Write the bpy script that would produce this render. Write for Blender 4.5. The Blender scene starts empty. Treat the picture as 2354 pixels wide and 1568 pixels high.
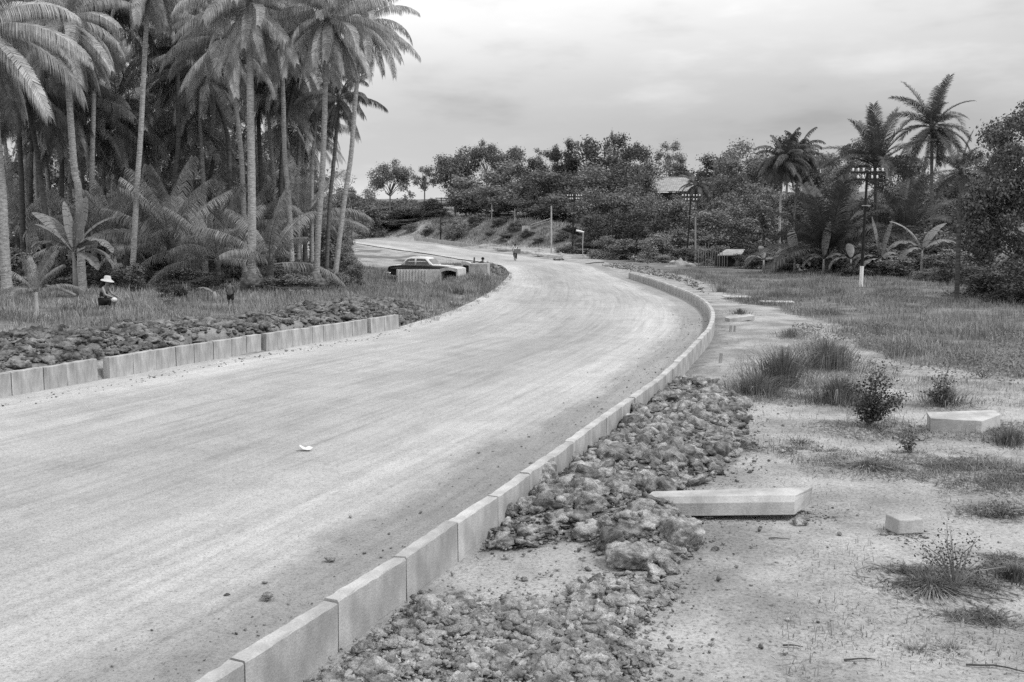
import bpy, math, random
import numpy as np
from math import radians as R, sin, cos, pi
random.seed(7); rng = np.random.default_rng(7)
S = bpy.context.scene; COL = S.collection

# ---------------------------------------------------------------- camera
FW, CX, CY, HZ, H = 2288.0, 1176.5, 784.0, 525.0, 3.4
PITCH = math.atan((CY - HZ) / FW)
cam = bpy.data.cameras.new('camera'); co = bpy.data.objects.new('camera', cam); COL.objects.link(co)
cam.sensor_width = 36; cam.lens = FW / 2353 * 36; cam.clip_end = 6000; cam.clip_start = .1
co.location = (0, 0, H); co.rotation_euler = (pi/2 - PITCH, 0, 0); S.camera = co
S.render.resolution_x, S.render.resolution_y = 1024, 682
# ---------------------------------------------------------------- light
SUN_EL, SUN_AZ = R(52), R(108)      # azimuth measured clockwise from +Y
w = bpy.data.worlds.new('World'); S.world = w; w.use_nodes = True
nt = w.node_tree; N = nt.nodes; L = nt.links
bg = N['Background']
sky = N.new('ShaderNodeTexSky'); sky.sky_type = 'NISHITA'; sky.sun_disc = False
sky.sun_elevation = SUN_EL; sky.sun_rotation = SUN_AZ
bw = N.new('ShaderNodeRGBToBW'); L.new(sky.outputs[0], bw.inputs[0])
tc = N.new('ShaderNodeTexCoord'); sep = N.new('ShaderNodeSeparateXYZ'); L.new(tc.outputs['Generated'], sep.inputs[0])
def ramp(nodes, pts, interp='EASE'):
    r = nodes.new('ShaderNodeValToRGB'); r.color_ramp.interpolation = interp
    e = r.color_ramp.elements
    while len(e) < len(pts): e.new(.5)
    for k, (p, v) in enumerate(pts): e[k].position = p; e[k].color = (v, v, v, 1)
    return r
grad = ramp(N, [(0, 6.0), (.05, 5.7), (.10, 5.6), (.14, 6.8), (.18, 8.8), (.23, 10.8), (.5, 11.5), (1, 12.0)], 'LINEAR')
def clamp1(v): return v
# colour ramps store the values scaled by 1/12, multiplied back below
for e in grad.color_ramp.elements:
    v = e.color[0] / 12; e.color = (v, v, v, 1)
L.new(sep.outputs['Z'], grad.inputs[0])
mp = N.new('ShaderNodeMapping'); mp.inputs['Scale'].default_value = (1.7, 1.7, 6.0); mp.inputs['Location'].default_value = (3.1, 1.7, .35); mp.inputs['Rotation'].default_value = (0, R(-4), 0)
L.new(tc.outputs['Generated'], mp.inputs[0])
nz = N.new('ShaderNodeTexNoise'); nz.inputs['Scale'].default_value = 1.9; nz.inputs['Detail'].default_value = 5; nz.inputs['Roughness'].default_value = .56
L.new(mp.outputs[0], nz.inputs[0])
cr = ramp(N, [(.3, .74), (.5, .98), (.7, 1.24)]); 
for e in cr.color_ramp.elements:
    v = e.color[0] / 2; e.color = (v, v, v, 1)
L.new(nz.outputs[0], cr.inputs[0])
def mth(nodes, links, op, a, b=None):
    m = nodes.new('ShaderNodeMath'); m.operation = op
    for k, v in enumerate((a, b)):
        if v is None: continue
        if isinstance(v, (int, float)): m.inputs[k].default_value = v
        else: links.new(v, m.inputs[k])
    return m.outputs[0]
xr = N.new('ShaderNodeMapRange'); xr.inputs[1].default_value = -.45; xr.inputs[2].default_value = .45; xr.inputs[3].default_value = 1.3; xr.inputs[4].default_value = .90
L.new(sep.outputs['X'], xr.inputs[0])
c1 = mth(N, L, 'MULTIPLY', mth(N, L, 'MULTIPLY', grad.outputs[0], 12.0), mth(N, L, 'MULTIPLY', cr.outputs[0], 2.0))
c1 = mth(N, L, 'MULTIPLY', c1, xr.outputs[0])
mixs = mth(N, L, 'ADD', mth(N, L, 'MULTIPLY', c1, .92), mth(N, L, 'MULTIPLY', bw.outputs[0], .08))
L.new(mixs, bg.inputs['Color']); bg.inputs['Strength'].default_value = .1
sun = bpy.data.lights.new('sun', 'SUN'); sun.energy = 2.7; sun.angle = R(10)
so = bpy.data.objects.new('sun', sun); COL.objects.link(so)
so.rotation_euler = (pi/2 - SUN_EL, 0, -SUN_AZ + pi)
from mathutils import Vector, noise as mnoise
sd = Vector((sin(SUN_AZ)*cos(SUN_EL), cos(SUN_AZ)*cos(SUN_EL), sin(SUN_EL)))
so.rotation_euler = sd.to_track_quat('Z', 'Y').to_euler(); so.location = sd*50
S.view_settings.view_transform = 'Standard'; S.view_settings.look = 'None'; S.view_settings.gamma = 1; S.view_settings.exposure = 0
S.cycles.max_bounces = 5; S.cycles.diffuse_bounces = 3; S.cycles.glossy_bounces = 2; S.cycles.transparent_max_bounces = 4
S.cycles.use_adaptive_sampling = True; S.cycles.use_denoising = False

# ---------------------------------------------------------------- geometry of the place
CP, SP = cos(PITCH), sin(PITCH)
def ray(px, py):
    u = (px - CX)/FW; v = (CY - py)/FW
    return np.array([u, CP + v*SP, -SP + v*CP])
def pz(px, py, z=0.0):
    d = ray(px, py); t = (z - H)/d[2]; return (d[0]*t, d[1]*t, z)
def py_at(px, py, Y):                      # world point on a pixel's ray at depth Y
    d = ray(px, py); t = Y/d[1]; return (d[0]*t, Y, H + d[2]*t)
def zr(y): return np.maximum(0, np.asarray(y, float) - 110)*.018
def gr(px, py):                            # point on the road level
    z = 0.0
    for _ in range(30):
        p = pz(px, py, z); z = .5*z + .5*float(zr(p[1]))
    return (p[0], p[1], z)
def sst(a, b, x):
    t = np.clip((x - a)/(b - a), 0, 1); return t*t*(3 - 2*t)
def pdist(x, y, P):
    P = np.asarray(P, float); best = np.full(np.shape(x), 1e9)
    for (ax, ay), (bx, by) in zip(P[:-1], P[1:]):
        dx, dy = bx-ax, by-ay; l2 = dx*dx+dy*dy + 1e-12
        t = np.clip(((x-ax)*dx + (y-ay)*dy)/l2, 0, 1)
        best = np.minimum(best, np.hypot(x-ax-t*dx, y-ay-t*dy))
    return best
def inside(x, y, P):
    P = np.asarray(P, float); r = np.zeros(np.shape(x), bool); n = len(P); j = n-1
    for i in range(n):
        xi, yi = P[i]; xj, yj = P[j]
        c = ((yi > y) != (yj > y)) & (x < (xj-xi)*(y-yi)/((yj-yi) if yj != yi else 1e-9) + xi)
        r ^= c; j = i
    return r
def sdf(x, y, P):                          # positive inside
    d = pdist(x, y, list(P) + [P[0]]); return np.where(inside(x, y, P), d, -d)
def vn(x, y, s, seed=0):                   # smooth value noise, vectorised
    x = np.asarray(x, float)/s + seed*17.31; y = np.asarray(y, float)/s + seed*7.77
    xi = np.floor(x).astype(np.int64); yi = np.floor(y).astype(np.int64); fx = x-xi; fy = y-yi
    fx = fx*fx*(3-2*fx); fy = fy*fy*(3-2*fy)
    def hsh(a, b):
        h = (a*374761393 + b*668265263 + seed*974711) & 0xffffffff
        h = ((h ^ (h >> 13))*1274126177) & 0xffffffff
        return ((h ^ (h >> 16)) & 0xffff)/65535.0
    return (hsh(xi, yi)*(1-fx) + hsh(xi+1, yi)*fx)*(1-fy) + (hsh(xi, yi+1)*(1-fx) + hsh(xi+1, yi+1)*fx)*fy
def fbm(x, y, s, seed=0, o=4):
    r = 0; a = .5; 
    for k in range(o): r = r + a*vn(x, y, s/2**k, seed+k); a *= .5
    return r/(1-.5**o)
def spline(P, step):
    P = [np.array(p[:2], float) for p in P]; out = []
    for i in range(len(P)-1):
        p0 = P[max(i-1, 0)]; p1 = P[i]; p2 = P[i+1]; p3 = P[min(i+2, len(P)-1)]
        for t in np.linspace(0, 1, 24, endpoint=False):
            out.append(.5*((2*p1) + (-p0+p2)*t + (2*p0-5*p1+4*p2-p3)*t*t + (-p0+3*p1-3*p2+p3)*t**3))
    out.append(P[-1]); out = np.array(out)
    d = np.r_[0, np.cumsum(np.hypot(*np.diff(out, axis=0).T))]
    if step is None: return out, d
    n = max(2, int(round(d[-1]/step))+1); s = np.linspace(0, d[-1], n)
    return np.c_[np.interp(s, d, out[:, 0]), np.interp(s, d, out[:, 1])]
KT = .40                                    # top of the right-hand kerb above the road
KR_PX = [(330,1668),(560,1520),(775,1383),(933,1284),(1052,1200),(1145,1139),(1217,1088),(1263,1056),(1353,988),(1408,949),(1476,902),(1513,876),(1555,839),(1597,795),(1628,762),(1642,735),(1639,708),(1620,688),(1588,671),(1545,655),(1500,640),(1450,626)]
KR = [pz(a, b, KT)[:2] for a, b in KR_PX]   # outer top edge of the right-hand kerb
KR[0:0] = [tuple(np.array(KR[0])*2 - np.array(KR[1]))]
REDGE = KR + [gr(*p)[:2] for p in [(1385,612),(1320,600),(1250,593),(1200,586),(1090,573),(1030,563),(960,556),(830,548),(700,541)]]
KL_PX = [(-160,952),(0,922),(102,903),(226,880),(302,866),(400,847),(486,832),(596,813),(663,801),(758,785),(836,771),(906,758)]
KL = [pz(a, b, 0)[:2] for a, b in KL_PX]
KL[0:0] = [tuple(np.array(KL[0])*5 - np.array(KL[1])*4)]
LEDGE = KL + [gr(*p)[:2] for p in [(960,742),(1020,724),(1090,694),(1138,664),(1160,645),(1168,626),(1130,607),(1000,587),(900,573),(800,558),(700,550)]]
RS, LS = spline(REDGE, .8), spline(LEDGE, .8)
LEFT_POLY = [(-400, LS[0][1]-2)] + [tuple(p) for p in LS[::3]] + [tuple(LS[-1]), (-400, LS[-1][1]+20)]
ROAD_POLY = [tuple(p) for p in LS[::3]] + [tuple(LS[-1])] + [tuple(RS[-1])] + [tuple(p) for p in RS[::-3]] + [tuple(RS[0]), (RS[0][0]-1, RS[0][1]-6), (LS[0][0]-8, RS[0][1]-10)]
def P2(px, z=0.0): return [pz(a, b, z)[:2] for a, b in px]
RUB_A = P2([(1490,900),(1560,876),(1640,888),(1705,930),(1715,985),(1690,1060),(1640,1100),(1560,1128),(1495,1150),(1575,1190),(1615,1240),(1600,1290),(1530,1310),(1400,1290),(1330,1245),(1200,1262),(1105,1280),(1125,1200),(1155,1150),(1215,1130),(1222,1100),(1275,1070),(1370,1000)])
RUB_B = P2([(935,1400),(1060,1372),(1130,1388),(1300,1392),(1312,1350),(1420,1328),(1530,1335),(1560,1380),(1500,1425),(1450,1460),(1490,1510),(1510,1550),(1480,1680),(1300,1800),(500,1800),(700,1580),(840,1480)])
RUB_L = P2([(-60,776),(100,760),(200,750),(330,736),(560,726),(690,700),(790,682),(900,677),(985,679)], .72) + P2([(990,706),(930,722),(905,730),(600,782),(235,822),(0,862),(-80,875)], .45)
GRASS_R = P2([(1440,612),(1600,611),(1800,606),(2400,640),(2500,900),(2353,872),(2200,858),(2060,838),(1950,800),(1900,755),(1830,720),(1700,700),(1660,672),(1580,640)])
HILL = [gr(*p)[:2] for p in [(500,546),(820,543),(950,549),(1010,556),(1090,566),(1180,570),(1280,576),(1340,580)]]
HILL = [(-260, HILL[0][1]+30)] + HILL + [(12, 138), (30, 122), (60, 110), (140, 90), (400, 90)]
HILL_POLY = HILL + [(400, 4000), (-4000, 4000), (-4000, HILL[0][1]+200)]
MND = (-2.3, 56.0)
def terrain(x, y):
    x = np.asarray(x, float); y = np.asarray(y, float)
    h = zr(y)
    dl = sdf(x, y, LEFT_POLY)
    near = 1 - sst(44, 56, y)
    h = h + np.where(dl > 0, (.40*sst(.05, .45 + 3.5*sst(33, 38, y), dl)*near + .42*sst(4, 18, dl)*(1-near)), 0)
    h = h + .55*np.exp(-((x - MND[0])**2/1.5**2 + (y - MND[1])**2/5.0**2))*sst(-.2, .8, dl)
    h = h + np.where(dl > 1, .5*sst(2, 14, dl)*near*.2, 0)
    h = h + .34*sst(-.2, 1.1, sdf(x, y, RUB_L))*(.3 + 1.3*fbm(x, y, 1.4, 3))
    h = h + .17*sst(-.05, .6, sdf(x, y, RUB_A))*(.5 + fbm(x, y, .8, 4)) + .10*sst(-.05, .5, sdf(x, y, RUB_B))*(.4 + fbm(x, y, .6, 5))
    dh = sdf(x, y, HILL_POLY)
    bank = 3.3*sst(-.5, 8, dh)*(1 - sst(4, 22, x)*.93)*(1 - .45*sst(-14, -26, x))
    rise = np.clip(dh, 0, 130)*(.055 + .02*sst(10, 30, x))
    h = h + np.where(dh > 0, bank + rise + .9*(fbm(x, y, 9, 8)-.5)*sst(0, 6, dh)*(1+sst(10,25,x)), 0)
    onroad = sdf(x, y, ROAD_POLY)
    off = 1 - sst(-.3, .25, onroad)
    h = h + off*(.16*(fbm(x, y, 3.5, 11)-.5) + .05*(fbm(x, y, .6, 12)-.5)) - .04*(1-off)
    return h
def T(x, y): return float(terrain(np.array([x]), np.array([y]))[0])
def gp(px, py):                             # pixel -> point of the ground
    p = gr(px, py); z = p[2]
    for _ in range(14):
        q = pz(px, py, min(z, H-.35)); z = .5*z + .5*T(q[0], q[1])
    return (q[0], q[1], T(q[0], q[1]))

def march(px, py):                          # first hit of a pixel's ray with the terrain
    Y = np.arange(100, 300, .4); d = ray(px, py); t = Y/d[1]; x = d[0]*t; z = H + d[2]*t; k = np.argmax(z < terrain(x, Y)); return (float(x[k]), float(Y[k]), T(x[k], Y[k]))

# ---------------------------------------------------------------- helpers
def mesh_np(name, V, F, mat=None, smooth=False):
    V = np.asarray(V, np.float32).reshape(-1, 3); me = bpy.data.meshes.new(name)
    if isinstance(F, np.ndarray):
        k = F.shape[1]; me.vertices.add(len(V)); me.vertices.foreach_set('co', V.ravel())
        me.loops.add(F.size); me.loops.foreach_set('vertex_index', F.astype(np.int32).ravel())
        me.polygons.add(len(F)); me.polygons.foreach_set('loop_start', np.arange(0, F.size, k, dtype=np.int32))
        try: me.polygons.foreach_set('loop_total', np.full(len(F), k, np.int32))
        except Exception: pass
        me.update(calc_edges=True); me.validate()
    else:
        me.from_pydata([tuple(map(float, v)) for v in V], [], [tuple(int(i) for i in f) for f in F]); me.update()
    if smooth: me.polygons.foreach_set('use_smooth', np.ones(len(me.polygons), bool))
    if mat:
        me.materials.append(mat)
    return me
def obj(name, me, parent=None, loc=(0,0,0), rot=(0,0,0), scale=(1,1,1)):
    o = bpy.data.objects.new(name, me); COL.objects.link(o); o.location = loc; o.rotation_euler = rot; o.scale = scale
    if parent: o.parent = parent
    return o
def tag(o, label=None, cat=None, group=None, kind=None):
    if label: o['label'] = label
    if cat: o['category'] = cat
    if group: o['group'] = group
    if kind: o['kind'] = kind
    return o
def thing(name, label, cat, loc=(0,0,0), rz=0, group=None, scale=1):
    o = obj(name, None, None, loc, (0,0,rz), (scale,)*3); o.empty_display_size = .2
    return tag(o, label, cat, group)
class MB:
    def __init__(s): s.V = []; s.F = []
    def add(s, V, F):
        b = len(s.V); s.V += [tuple(v) for v in V]; s.F += [tuple(i+b for i in f) for f in F]; return s
    def box(s, c, d, rz=0, taper=1.0):
        cx, cy, cz = c; a, b, h = d[0]/2, d[1]/2, d[2]/2; V = []
        for z, k in ((-h, 1), (h, taper)):
            for x, y in ((-a,-b),(a,-b),(a,b),(-a,b)):
                x *= k; y *= k
                V.append((cx + x*cos(rz) - y*sin(rz), cy + x*sin(rz) + y*cos(rz), cz + z))
        return s.add(V, [(0,3,2,1),(4,5,6,7),(0,1,5,4),(1,2,6,5),(2,3,7,6),(3,0,4,7)])
    def tube(s, pts, rad, n=8, cap=True):
        pts = [Vector(p) for p in pts]; m = len(pts)
        if not hasattr(rad, '__len__'): rad = [rad]*m
        V = []; F = []; t0 = None; nrm = None
        for i in range(m):
            t = (pts[min(i+1, m-1)] - pts[max(i-1, 0)]).normalized()
            if nrm is None:
                nrm = t.orthogonal().normalized()
            else:
                nrm = (nrm - t*nrm.dot(t)).normalized()
            bn = t.cross(nrm)
            for k in range(n):
                a = 2*pi*k/n; V.append(pts[i] + (nrm*cos(a) + bn*sin(a))*rad[i])
        for i in range(m-1):
            for k in range(n):
                F.append((i*n+k, i*n+(k+1) % n, (i+1)*n+(k+1) % n, (i+1)*n+k))
        if cap: F.append(tuple(range(n))[::-1]); F.append(tuple(range((m-1)*n, m*n)))
        return s.add(V, F)
    def ell(s, c, r, n=12, m=8, rz=0):
        V = []; F = []
        for i in range(m+1):
            th = pi*i/m
            for k in range(n):
                a = 2*pi*k/n; x = r[0]*sin(th)*cos(a); y = r[1]*sin(th)*sin(a)
                V.append((c[0]+x*cos(rz)-y*sin(rz), c[1]+x*sin(rz)+y*cos(rz), c[2]+r[2]*cos(th)))
        for i in range(m):
            for k in range(n): F.append((i*n+k, (i+1)*n+k, (i+1)*n+(k+1) % n, i*n+(k+1) % n))
        return s.add(V, F)
    def mesh(s, name, mat, smooth=False): return mesh_np(name, np.array(s.V), s.F, mat, smooth)
    def obj(s, name, mat, parent=None, smooth=False, bevel=0, **k):
        o = obj(name, s.mesh(name, mat, smooth), parent, **k)
        if bevel:
            b = o.modifiers.new('bevel', 'BEVEL'); b.width = bevel; b.segments = 2; b.limit_method = 'ANGLE'
        return o
def ordw(n):
    a = ['first','second','third','fourth','fifth','sixth','seventh','eighth','ninth','tenth','eleventh','twelfth','thirteenth','fourteenth','fifteenth','sixteenth','seventeenth','eighteenth','nineteenth']
    if n <= 19: return a[n-1]
    t = {2:'twent',3:'thirt',4:'fort',5:'fift',6:'sixt',7:'sevent',8:'eight'}[n//10]
    return t+'ieth' if n % 10 == 0 else t+'y-'+a[n % 10-1]

# ---------------------------------------------------------------- materials (a grey world: the photograph is black and white)
def mat(name, lo, hi, scale=4, detail=6, rough=.9, bump=0.0, bscale=None, stretch=(1,1,1), coord='Object', rand=0.0, island=0.0, trans=0.0, spec=.2, fine=0.0, metallic=0, p0=.3, p1=.7, bdist=.02):
    m = bpy.data.materials.new(name); m.use_nodes = True; t = m.node_tree; n = t.nodes; l = t.links
    b = n['Principled BSDF']; b.inputs['Roughness'].default_value = rough; b.inputs['Specular IOR Level'].default_value = spec; b.inputs['Metallic'].default_value = metallic
    if coord == 'World': g = n.new('ShaderNodeNewGeometry'); src = g.outputs['Position']
    else: g = n.new('ShaderNodeTexCoord'); src = g.outputs['Object']
    mpn = n.new('ShaderNodeMapping'); mpn.inputs['Scale'].default_value = stretch; l.new(src, mpn.inputs[0])
    q = n.new('ShaderNodeTexNoise'); q.inputs['Scale'].default_value = scale; q.inputs['Detail'].default_value = detail; q.inputs['Roughness'].default_value = .62; l.new(mpn.outputs[0], q.inputs[0])
    r = ramp(n, [(p0, lo), (p1, hi)]); l.new(q.outputs[0], r.inputs[0]); val = r.outputs[0]
    if rand:
        oi = n.new('ShaderNodeObjectInfo'); mr = n.new('ShaderNodeMapRange'); mr.inputs[3].default_value = 1-rand; mr.inputs[4].default_value = 1+rand; l.new(oi.outputs['Random'], mr.inputs[0]); val = mth(n, l, 'MULTIPLY', val, mr.outputs[0])
    if island:
        gi = n.new('ShaderNodeNewGeometry'); mr = n.new('ShaderNodeMapRange'); mr.inputs[3].default_value = 1-island; mr.inputs[4].default_value = 1+island; l.new(gi.outputs['Random Per Island'], mr.inputs[0]); val = mth(n, l, 'MULTIPLY', val, mr.outputs[0])
    if fine:
        q2 = n.new('ShaderNodeTexNoise'); q2.inputs['Scale'].default_value = fine; q2.inputs['Detail'].default_value = 3; l.new(src, q2.inputs[0])
        mr = n.new('ShaderNodeMapRange'); mr.inputs[1].default_value = .3; mr.inputs[2].default_value = .7; mr.inputs[3].default_value = .86 if 'concrete' in name else .70; mr.inputs[4].default_value = 1.10 if 'concrete' in name else 1.25; l.new(q2.outputs[0], mr.inputs[0]); val = mth(n, l, 'MULTIPLY', val, mr.outputs[0])
    l.new(val, b.inputs['Base Color'])
    if bump:
        q3 = n.new('ShaderNodeTexNoise'); q3.inputs['Scale'].default_value = bscale or scale*3; q3.inputs['Detail'].default_value = 8; q3.inputs['Roughness'].default_value = .65; l.new(src, q3.inputs[0])
        bp = n.new('ShaderNodeBump'); bp.inputs['Strength'].default_value = bump; bp.inputs['Distance'].default_value = bdist; l.new(q3.outputs[0], bp.inputs['Height']); l.new(bp.outputs[0], b.inputs['Normal'])
    if trans:
        tr = n.new('ShaderNodeBsdfTranslucent'); l.new(val, tr.inputs[0]); mx = n.new('ShaderNodeMixShader'); mx.inputs[0].default_value = trans
        l.new(b.outputs[0], mx.inputs[1]); l.new(tr.outputs[0], mx.inputs[2]); l.new(mx.outputs[0], n['Material Output'].inputs[0])
    return m
M_CONC = mat('concrete', .28, .50, 2.0, 9, .9, .35, 45, rand=.12, fine=60, stretch=(1,1,.6))
M_CONCL = mat('concrete_weathered', .24, .48, 3.0, 9, .9, .4, 40, rand=.10, fine=50, stretch=(1.5,1.5,.5))
M_PALE = mat('pale_concrete', .42, .60, 3, 8, .9, .35, 45, fine=60)
M_TUFT = mat('tuft_blade', .09, .22, .9, 4, .8, coord='World', island=.5, trans=.15)
M_RUB = mat('clay_rubble', .08, .38, 7, 8, .98, 1.0, 28, coord='World', island=.38, fine=55, bdist=.05)
M_RUBL = mat('clay_rubble_light', .14, .46, 6, 8, .98, 1.0, 28, coord='World', island=.3, fine=60, bdist=.05)
M_RUBD = mat('clay_rubble_dark', .04, .25, 2.5, 8, .98, .9, 16, coord='World', island=.3, fine=30, bdist=.06)
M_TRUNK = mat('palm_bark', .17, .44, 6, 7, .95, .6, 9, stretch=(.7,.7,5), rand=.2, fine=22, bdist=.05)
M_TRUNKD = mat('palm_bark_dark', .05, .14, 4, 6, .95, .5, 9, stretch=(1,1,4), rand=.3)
M_BARK = mat('bark', .10, .26, 6, 6, .95, .5, 12, stretch=(1,1,.3), rand=.3)
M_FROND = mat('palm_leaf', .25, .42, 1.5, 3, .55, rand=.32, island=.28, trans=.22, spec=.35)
M_FRONDD = mat('palm_leaf_dark', .055, .115, 1.5, 3, .6, rand=.3, island=.25, trans=.15, spec=.2)  # tone darkened to paint in the backlit look of the right-hand palms
M_RACHIS = mat('palm_rib', .20, .32, 3, 3, .6, rand=.2)
M_BANANA = mat('banana_leaf', .15, .26, 3, 4, .5, rand=.2, trans=.25, spec=.4, stretch=(1,8,1), bump=.3, bscale=9)
M_LEAF = mat('leaf', .10, .26, .35, 3, .7, rand=.30, island=.6, trans=.2)
M_LEAFL = mat('leaf_light', .15, .27, .35, 3, .7, rand=.25, island=.42, trans=.25)
M_LEAFD = mat('leaf_dark', .055, .115, .5, 3, .7, rand=.25, island=.5, trans=.12)
M_GRASS = mat('grass_blade', .15, .33, .5, 4, .8, coord='World', island=.4, trans=.2)
M_DRY = mat('dry_grass', .16, .36, 1.2, 4, .8, coord='World', island=.4, trans=.1)
M_DARKW = mat('tarred_wood', .012, .03, 6, 4, .8)
M_WHITE = mat('white_paint', .65, .8, 6, 4, .7)
M_PORC = mat('porcelain', .68, .78, 4, 2, .3, spec=.5)
M_WOOD = mat('grey_wood', .22, .40, 4, 6, .9, .3, 20, stretch=(1,1,.3), rand=.2)
M_WOODD = mat('old_wood', .05, .12, 4, 6, .9, .3, 20, rand=.2)
M_SKIN = mat('skin', .20, .27, 6, 2, .6, spec=.3)
M_SKIND = mat('skin_shade', .09, .14, 6, 2, .6, spec=.3)  # darker skin tone of the boy and cyclist, also used for mouths
M_CLOTHD = mat('dark_cloth', .015, .035, 8, 3, .9)
M_CLOTHL = mat('pale_cloth', .5, .65, 8, 3, .9)
M_HAIR = mat('black_hair', .008, .015, 20, 2, .6)
M_STRAW = mat('straw', .40, .55, 20, 3, .8)
M_CARB = mat('black_car_paint', .010, .016, 2, 2, .18, spec=.6)
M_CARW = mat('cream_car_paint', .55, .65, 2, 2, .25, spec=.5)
M_CHROME = mat('chrome', .75, .85, 2, 1, .15, metallic=1)
M_GLASS = mat('window_glass', .10, .14, 2, 1, .12, spec=.7)
M_TYRE = mat('tyre_rubber', .015, .03, 8, 2, .8)
M_ROOFS = mat('corrugated_roof', .20, .34, 1.5, 5, .6, rand=.1)
M_WALLD = mat('dark_timber_wall', .02, .05, 2, 3, .9)  # very dark wall colour of the hut and the house
M_HOLLOW = mat('silted_concrete', .05, .16, 3, 6, .95, .4)  # dark colour painted for the shade inside the culvert openings

# ---------------------------------------------------------------- ground
def build_ground():
    ys = np.r_[np.linspace(-18, 3.5, 26)[:-1], 3.5*np.exp(np.linspace(0, math.log(420/3.5), 640)), 420*np.exp(np.linspace(0, math.log(10), 26))[1:]]
    ts = np.linspace(-1, 1, 620); ts = np.sign(ts)*np.abs(ts)**1.15
    W = .80*np.maximum(ys, 0) + 13 + np.maximum(ys-380, 0)*1.5
    X = ts[None, :]*W[:, None]; Yg = np.repeat(ys[:, None], len(ts), 1)
    x = X.ravel(); y = Yg.ravel(); z = terrain(x, y)
    nr, nc = X.shape; i = np.arange(nr*nc).reshape(nr, nc)
    F = np.stack([i[:-1, :-1], i[:-1, 1:], i[1:, 1:], i[1:, :-1]], -1).reshape(-1, 4)
    # cover masks: r = grass, g = dark soil, b = vine / leaf litter
    gR = sst(-.6, 1.2, sdf(x, y, GRASS_R) + 2.2*(fbm(x, y, 2.0, 21)-.5))
    dl = sdf(x, y, LEFT_POLY)
    gL = sst(.3, 1.8, dl + 1.5*(fbm(x, y, 1.5, 22)-.5))*(1 - sst(-.5, .4, sdf(x, y, RUB_L)))
    far = sst(76, 92, y)*(x < 5); bare = sst(.36, .47, fbm(x, y*.45, 4.5, 23)); gL = gL*(1 - far*bare*sst(26, 8, dl)*.95)
    dh = sdf(x, y, HILL_POLY)
    gH = sst(.0, 2.0, dh)*(1 - .75*sst(-12, -20, x)*(1 - sst(7, 12, dh)))
    gH *= 1 - .3*sst(.48, .7, fbm(x*.8+y*.5, (y-x*.5)*.22, 2.2, 31))*(1-sst(9, 14, dh))
    beyond = ((y > 60) & (x > 8.5)).astype(float)*sst(0, 2, sdf(x, y, [(9, 84), (16, 88), (90, 66), (400, 66), (400, 900), (14, 900), (8, 130)]))
    g = np.clip(np.maximum.reduce([gR*.9, gL*.85, gH*.9, beyond]), 0, 1)
    patch = np.zeros_like(x)
    for px, py_, rx, ry in [(1797,880,1.0,.8),(1896,850,1.1,.8),(1923,915,.8,.6),(1995,985,1.1,.7),(2172,935,.7,.5),(2240,1090,1.3,.45),(2330,1095,1.0,.45),(2000,1060,.9,.35),(2150,1345,.9,.38),(2330,1330,.6,.3),(1829,715,.9,.9),(1750,690,.8,.9),(1817,770,.5,.5),(2340,990,.9,.8),(2290,1180,.6,.3)]:
        q = pz(px, py_); r = np.hypot((x-q[0])/rx, (y-q[1])/ry/1.5) + 1.1*(fbm(x, y, .5, 24)-.5)
        patch = np.maximum(patch, 1 - sst(.5, 1.15, r))
    soil = np.maximum.reduce([sst(-.3, .3, sdf(x, y, RUB_A)), .5*sst(-.2, .2, sdf(x, y, RUB_B)), sst(-.4, .3, sdf(x, y, RUB_L))*1.0])
    kd = pdist(x, y, KR); soil = np.maximum(soil, .55*(1-sst(.2, 1.6, kd + (fbm(x, y, .7, 25)-.5)))*(y > 14))
    me = mesh_np('ground', np.c_[x, y, z], F, None, True)
    a = me.attributes.new('cover', 'FLOAT_COLOR', 'POINT')
    a.data.foreach_set('color', np.c_[g, soil, patch, np.ones_like(g)].astype(np.float32).ravel())
    m = bpy.data.materials.new('ground_cover'); m.use_nodes = True; t = m.node_tree; n = t.nodes; l = t.links
    b = n['Principled BSDF']; b.inputs['Roughness'].default_value = .97; b.inputs['Specular IOR Level'].default_value = .1
    at = n.new('ShaderNodeAttribute'); at.attribute_name = 'cover'; sp = n.new('ShaderNodeSeparateColor'); l.new(at.outputs['Color'], sp.inputs[0])
    ge = n.new('ShaderNodeNewGeometry')
    def nzz(sc, det=6, ro=.6, st=None):
        q = n.new('ShaderNodeTexNoise'); q.inputs['Scale'].default_value = sc; q.inputs['Detail'].default_value = det; q.inputs['Roughness'].default_value = ro
        if st:
            mm = n.new('ShaderNodeMapping'); mm.inputs['Scale'].default_value = st; l.new(ge.outputs['Position'], mm.inputs[0]); l.new(mm.outputs[0], q.inputs[0])
        else: l.new(ge.outputs['Position'], q.inputs[0])
        return q.outputs[0]
    def rmp(src, pts):
        r = ramp(n, pts); l.new(src, r.inputs[0]); return r.outputs[0]
    def mix(f, a_, b_):
        x_ = n.new('ShaderNodeMix'); x_.data_type = 'RGBA'
        for k, v in ((0, f), (6, a_), (7, b_)):
            if isinstance(v, (int, float)): x_.inputs[k].default_value = (v, v, v, 1) if k else v
            else: l.new(v, x_.inputs[k])
        return x_.outputs[2]
    sand = mth(n, l, 'MULTIPLY', rmp(nzz(.7, 8, .6), [(.3, .22), (.68, .44)]), rmp(nzz(26, 5, .7), [(.32, .42), (.5, .88), (.7, 1.12)]))
    # small dark crumbs and bits on the sand
    vo = n.new('ShaderNodeTexVoronoi'); vo.inputs['Scale'].default_value = 24; l.new(ge.outputs['Position'], vo.inputs['Vector'])
    crumb = rmp(vo.outputs['Distance'], [(.08, .30), (.2, 1)])
    gate = rmp(nzz(1.6, 6, .7), [(.38, 1), (.62, 0)])
    sand = mth(n, l, 'MULTIPLY', sand, mix(gate, crumb, 1.0))
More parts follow.
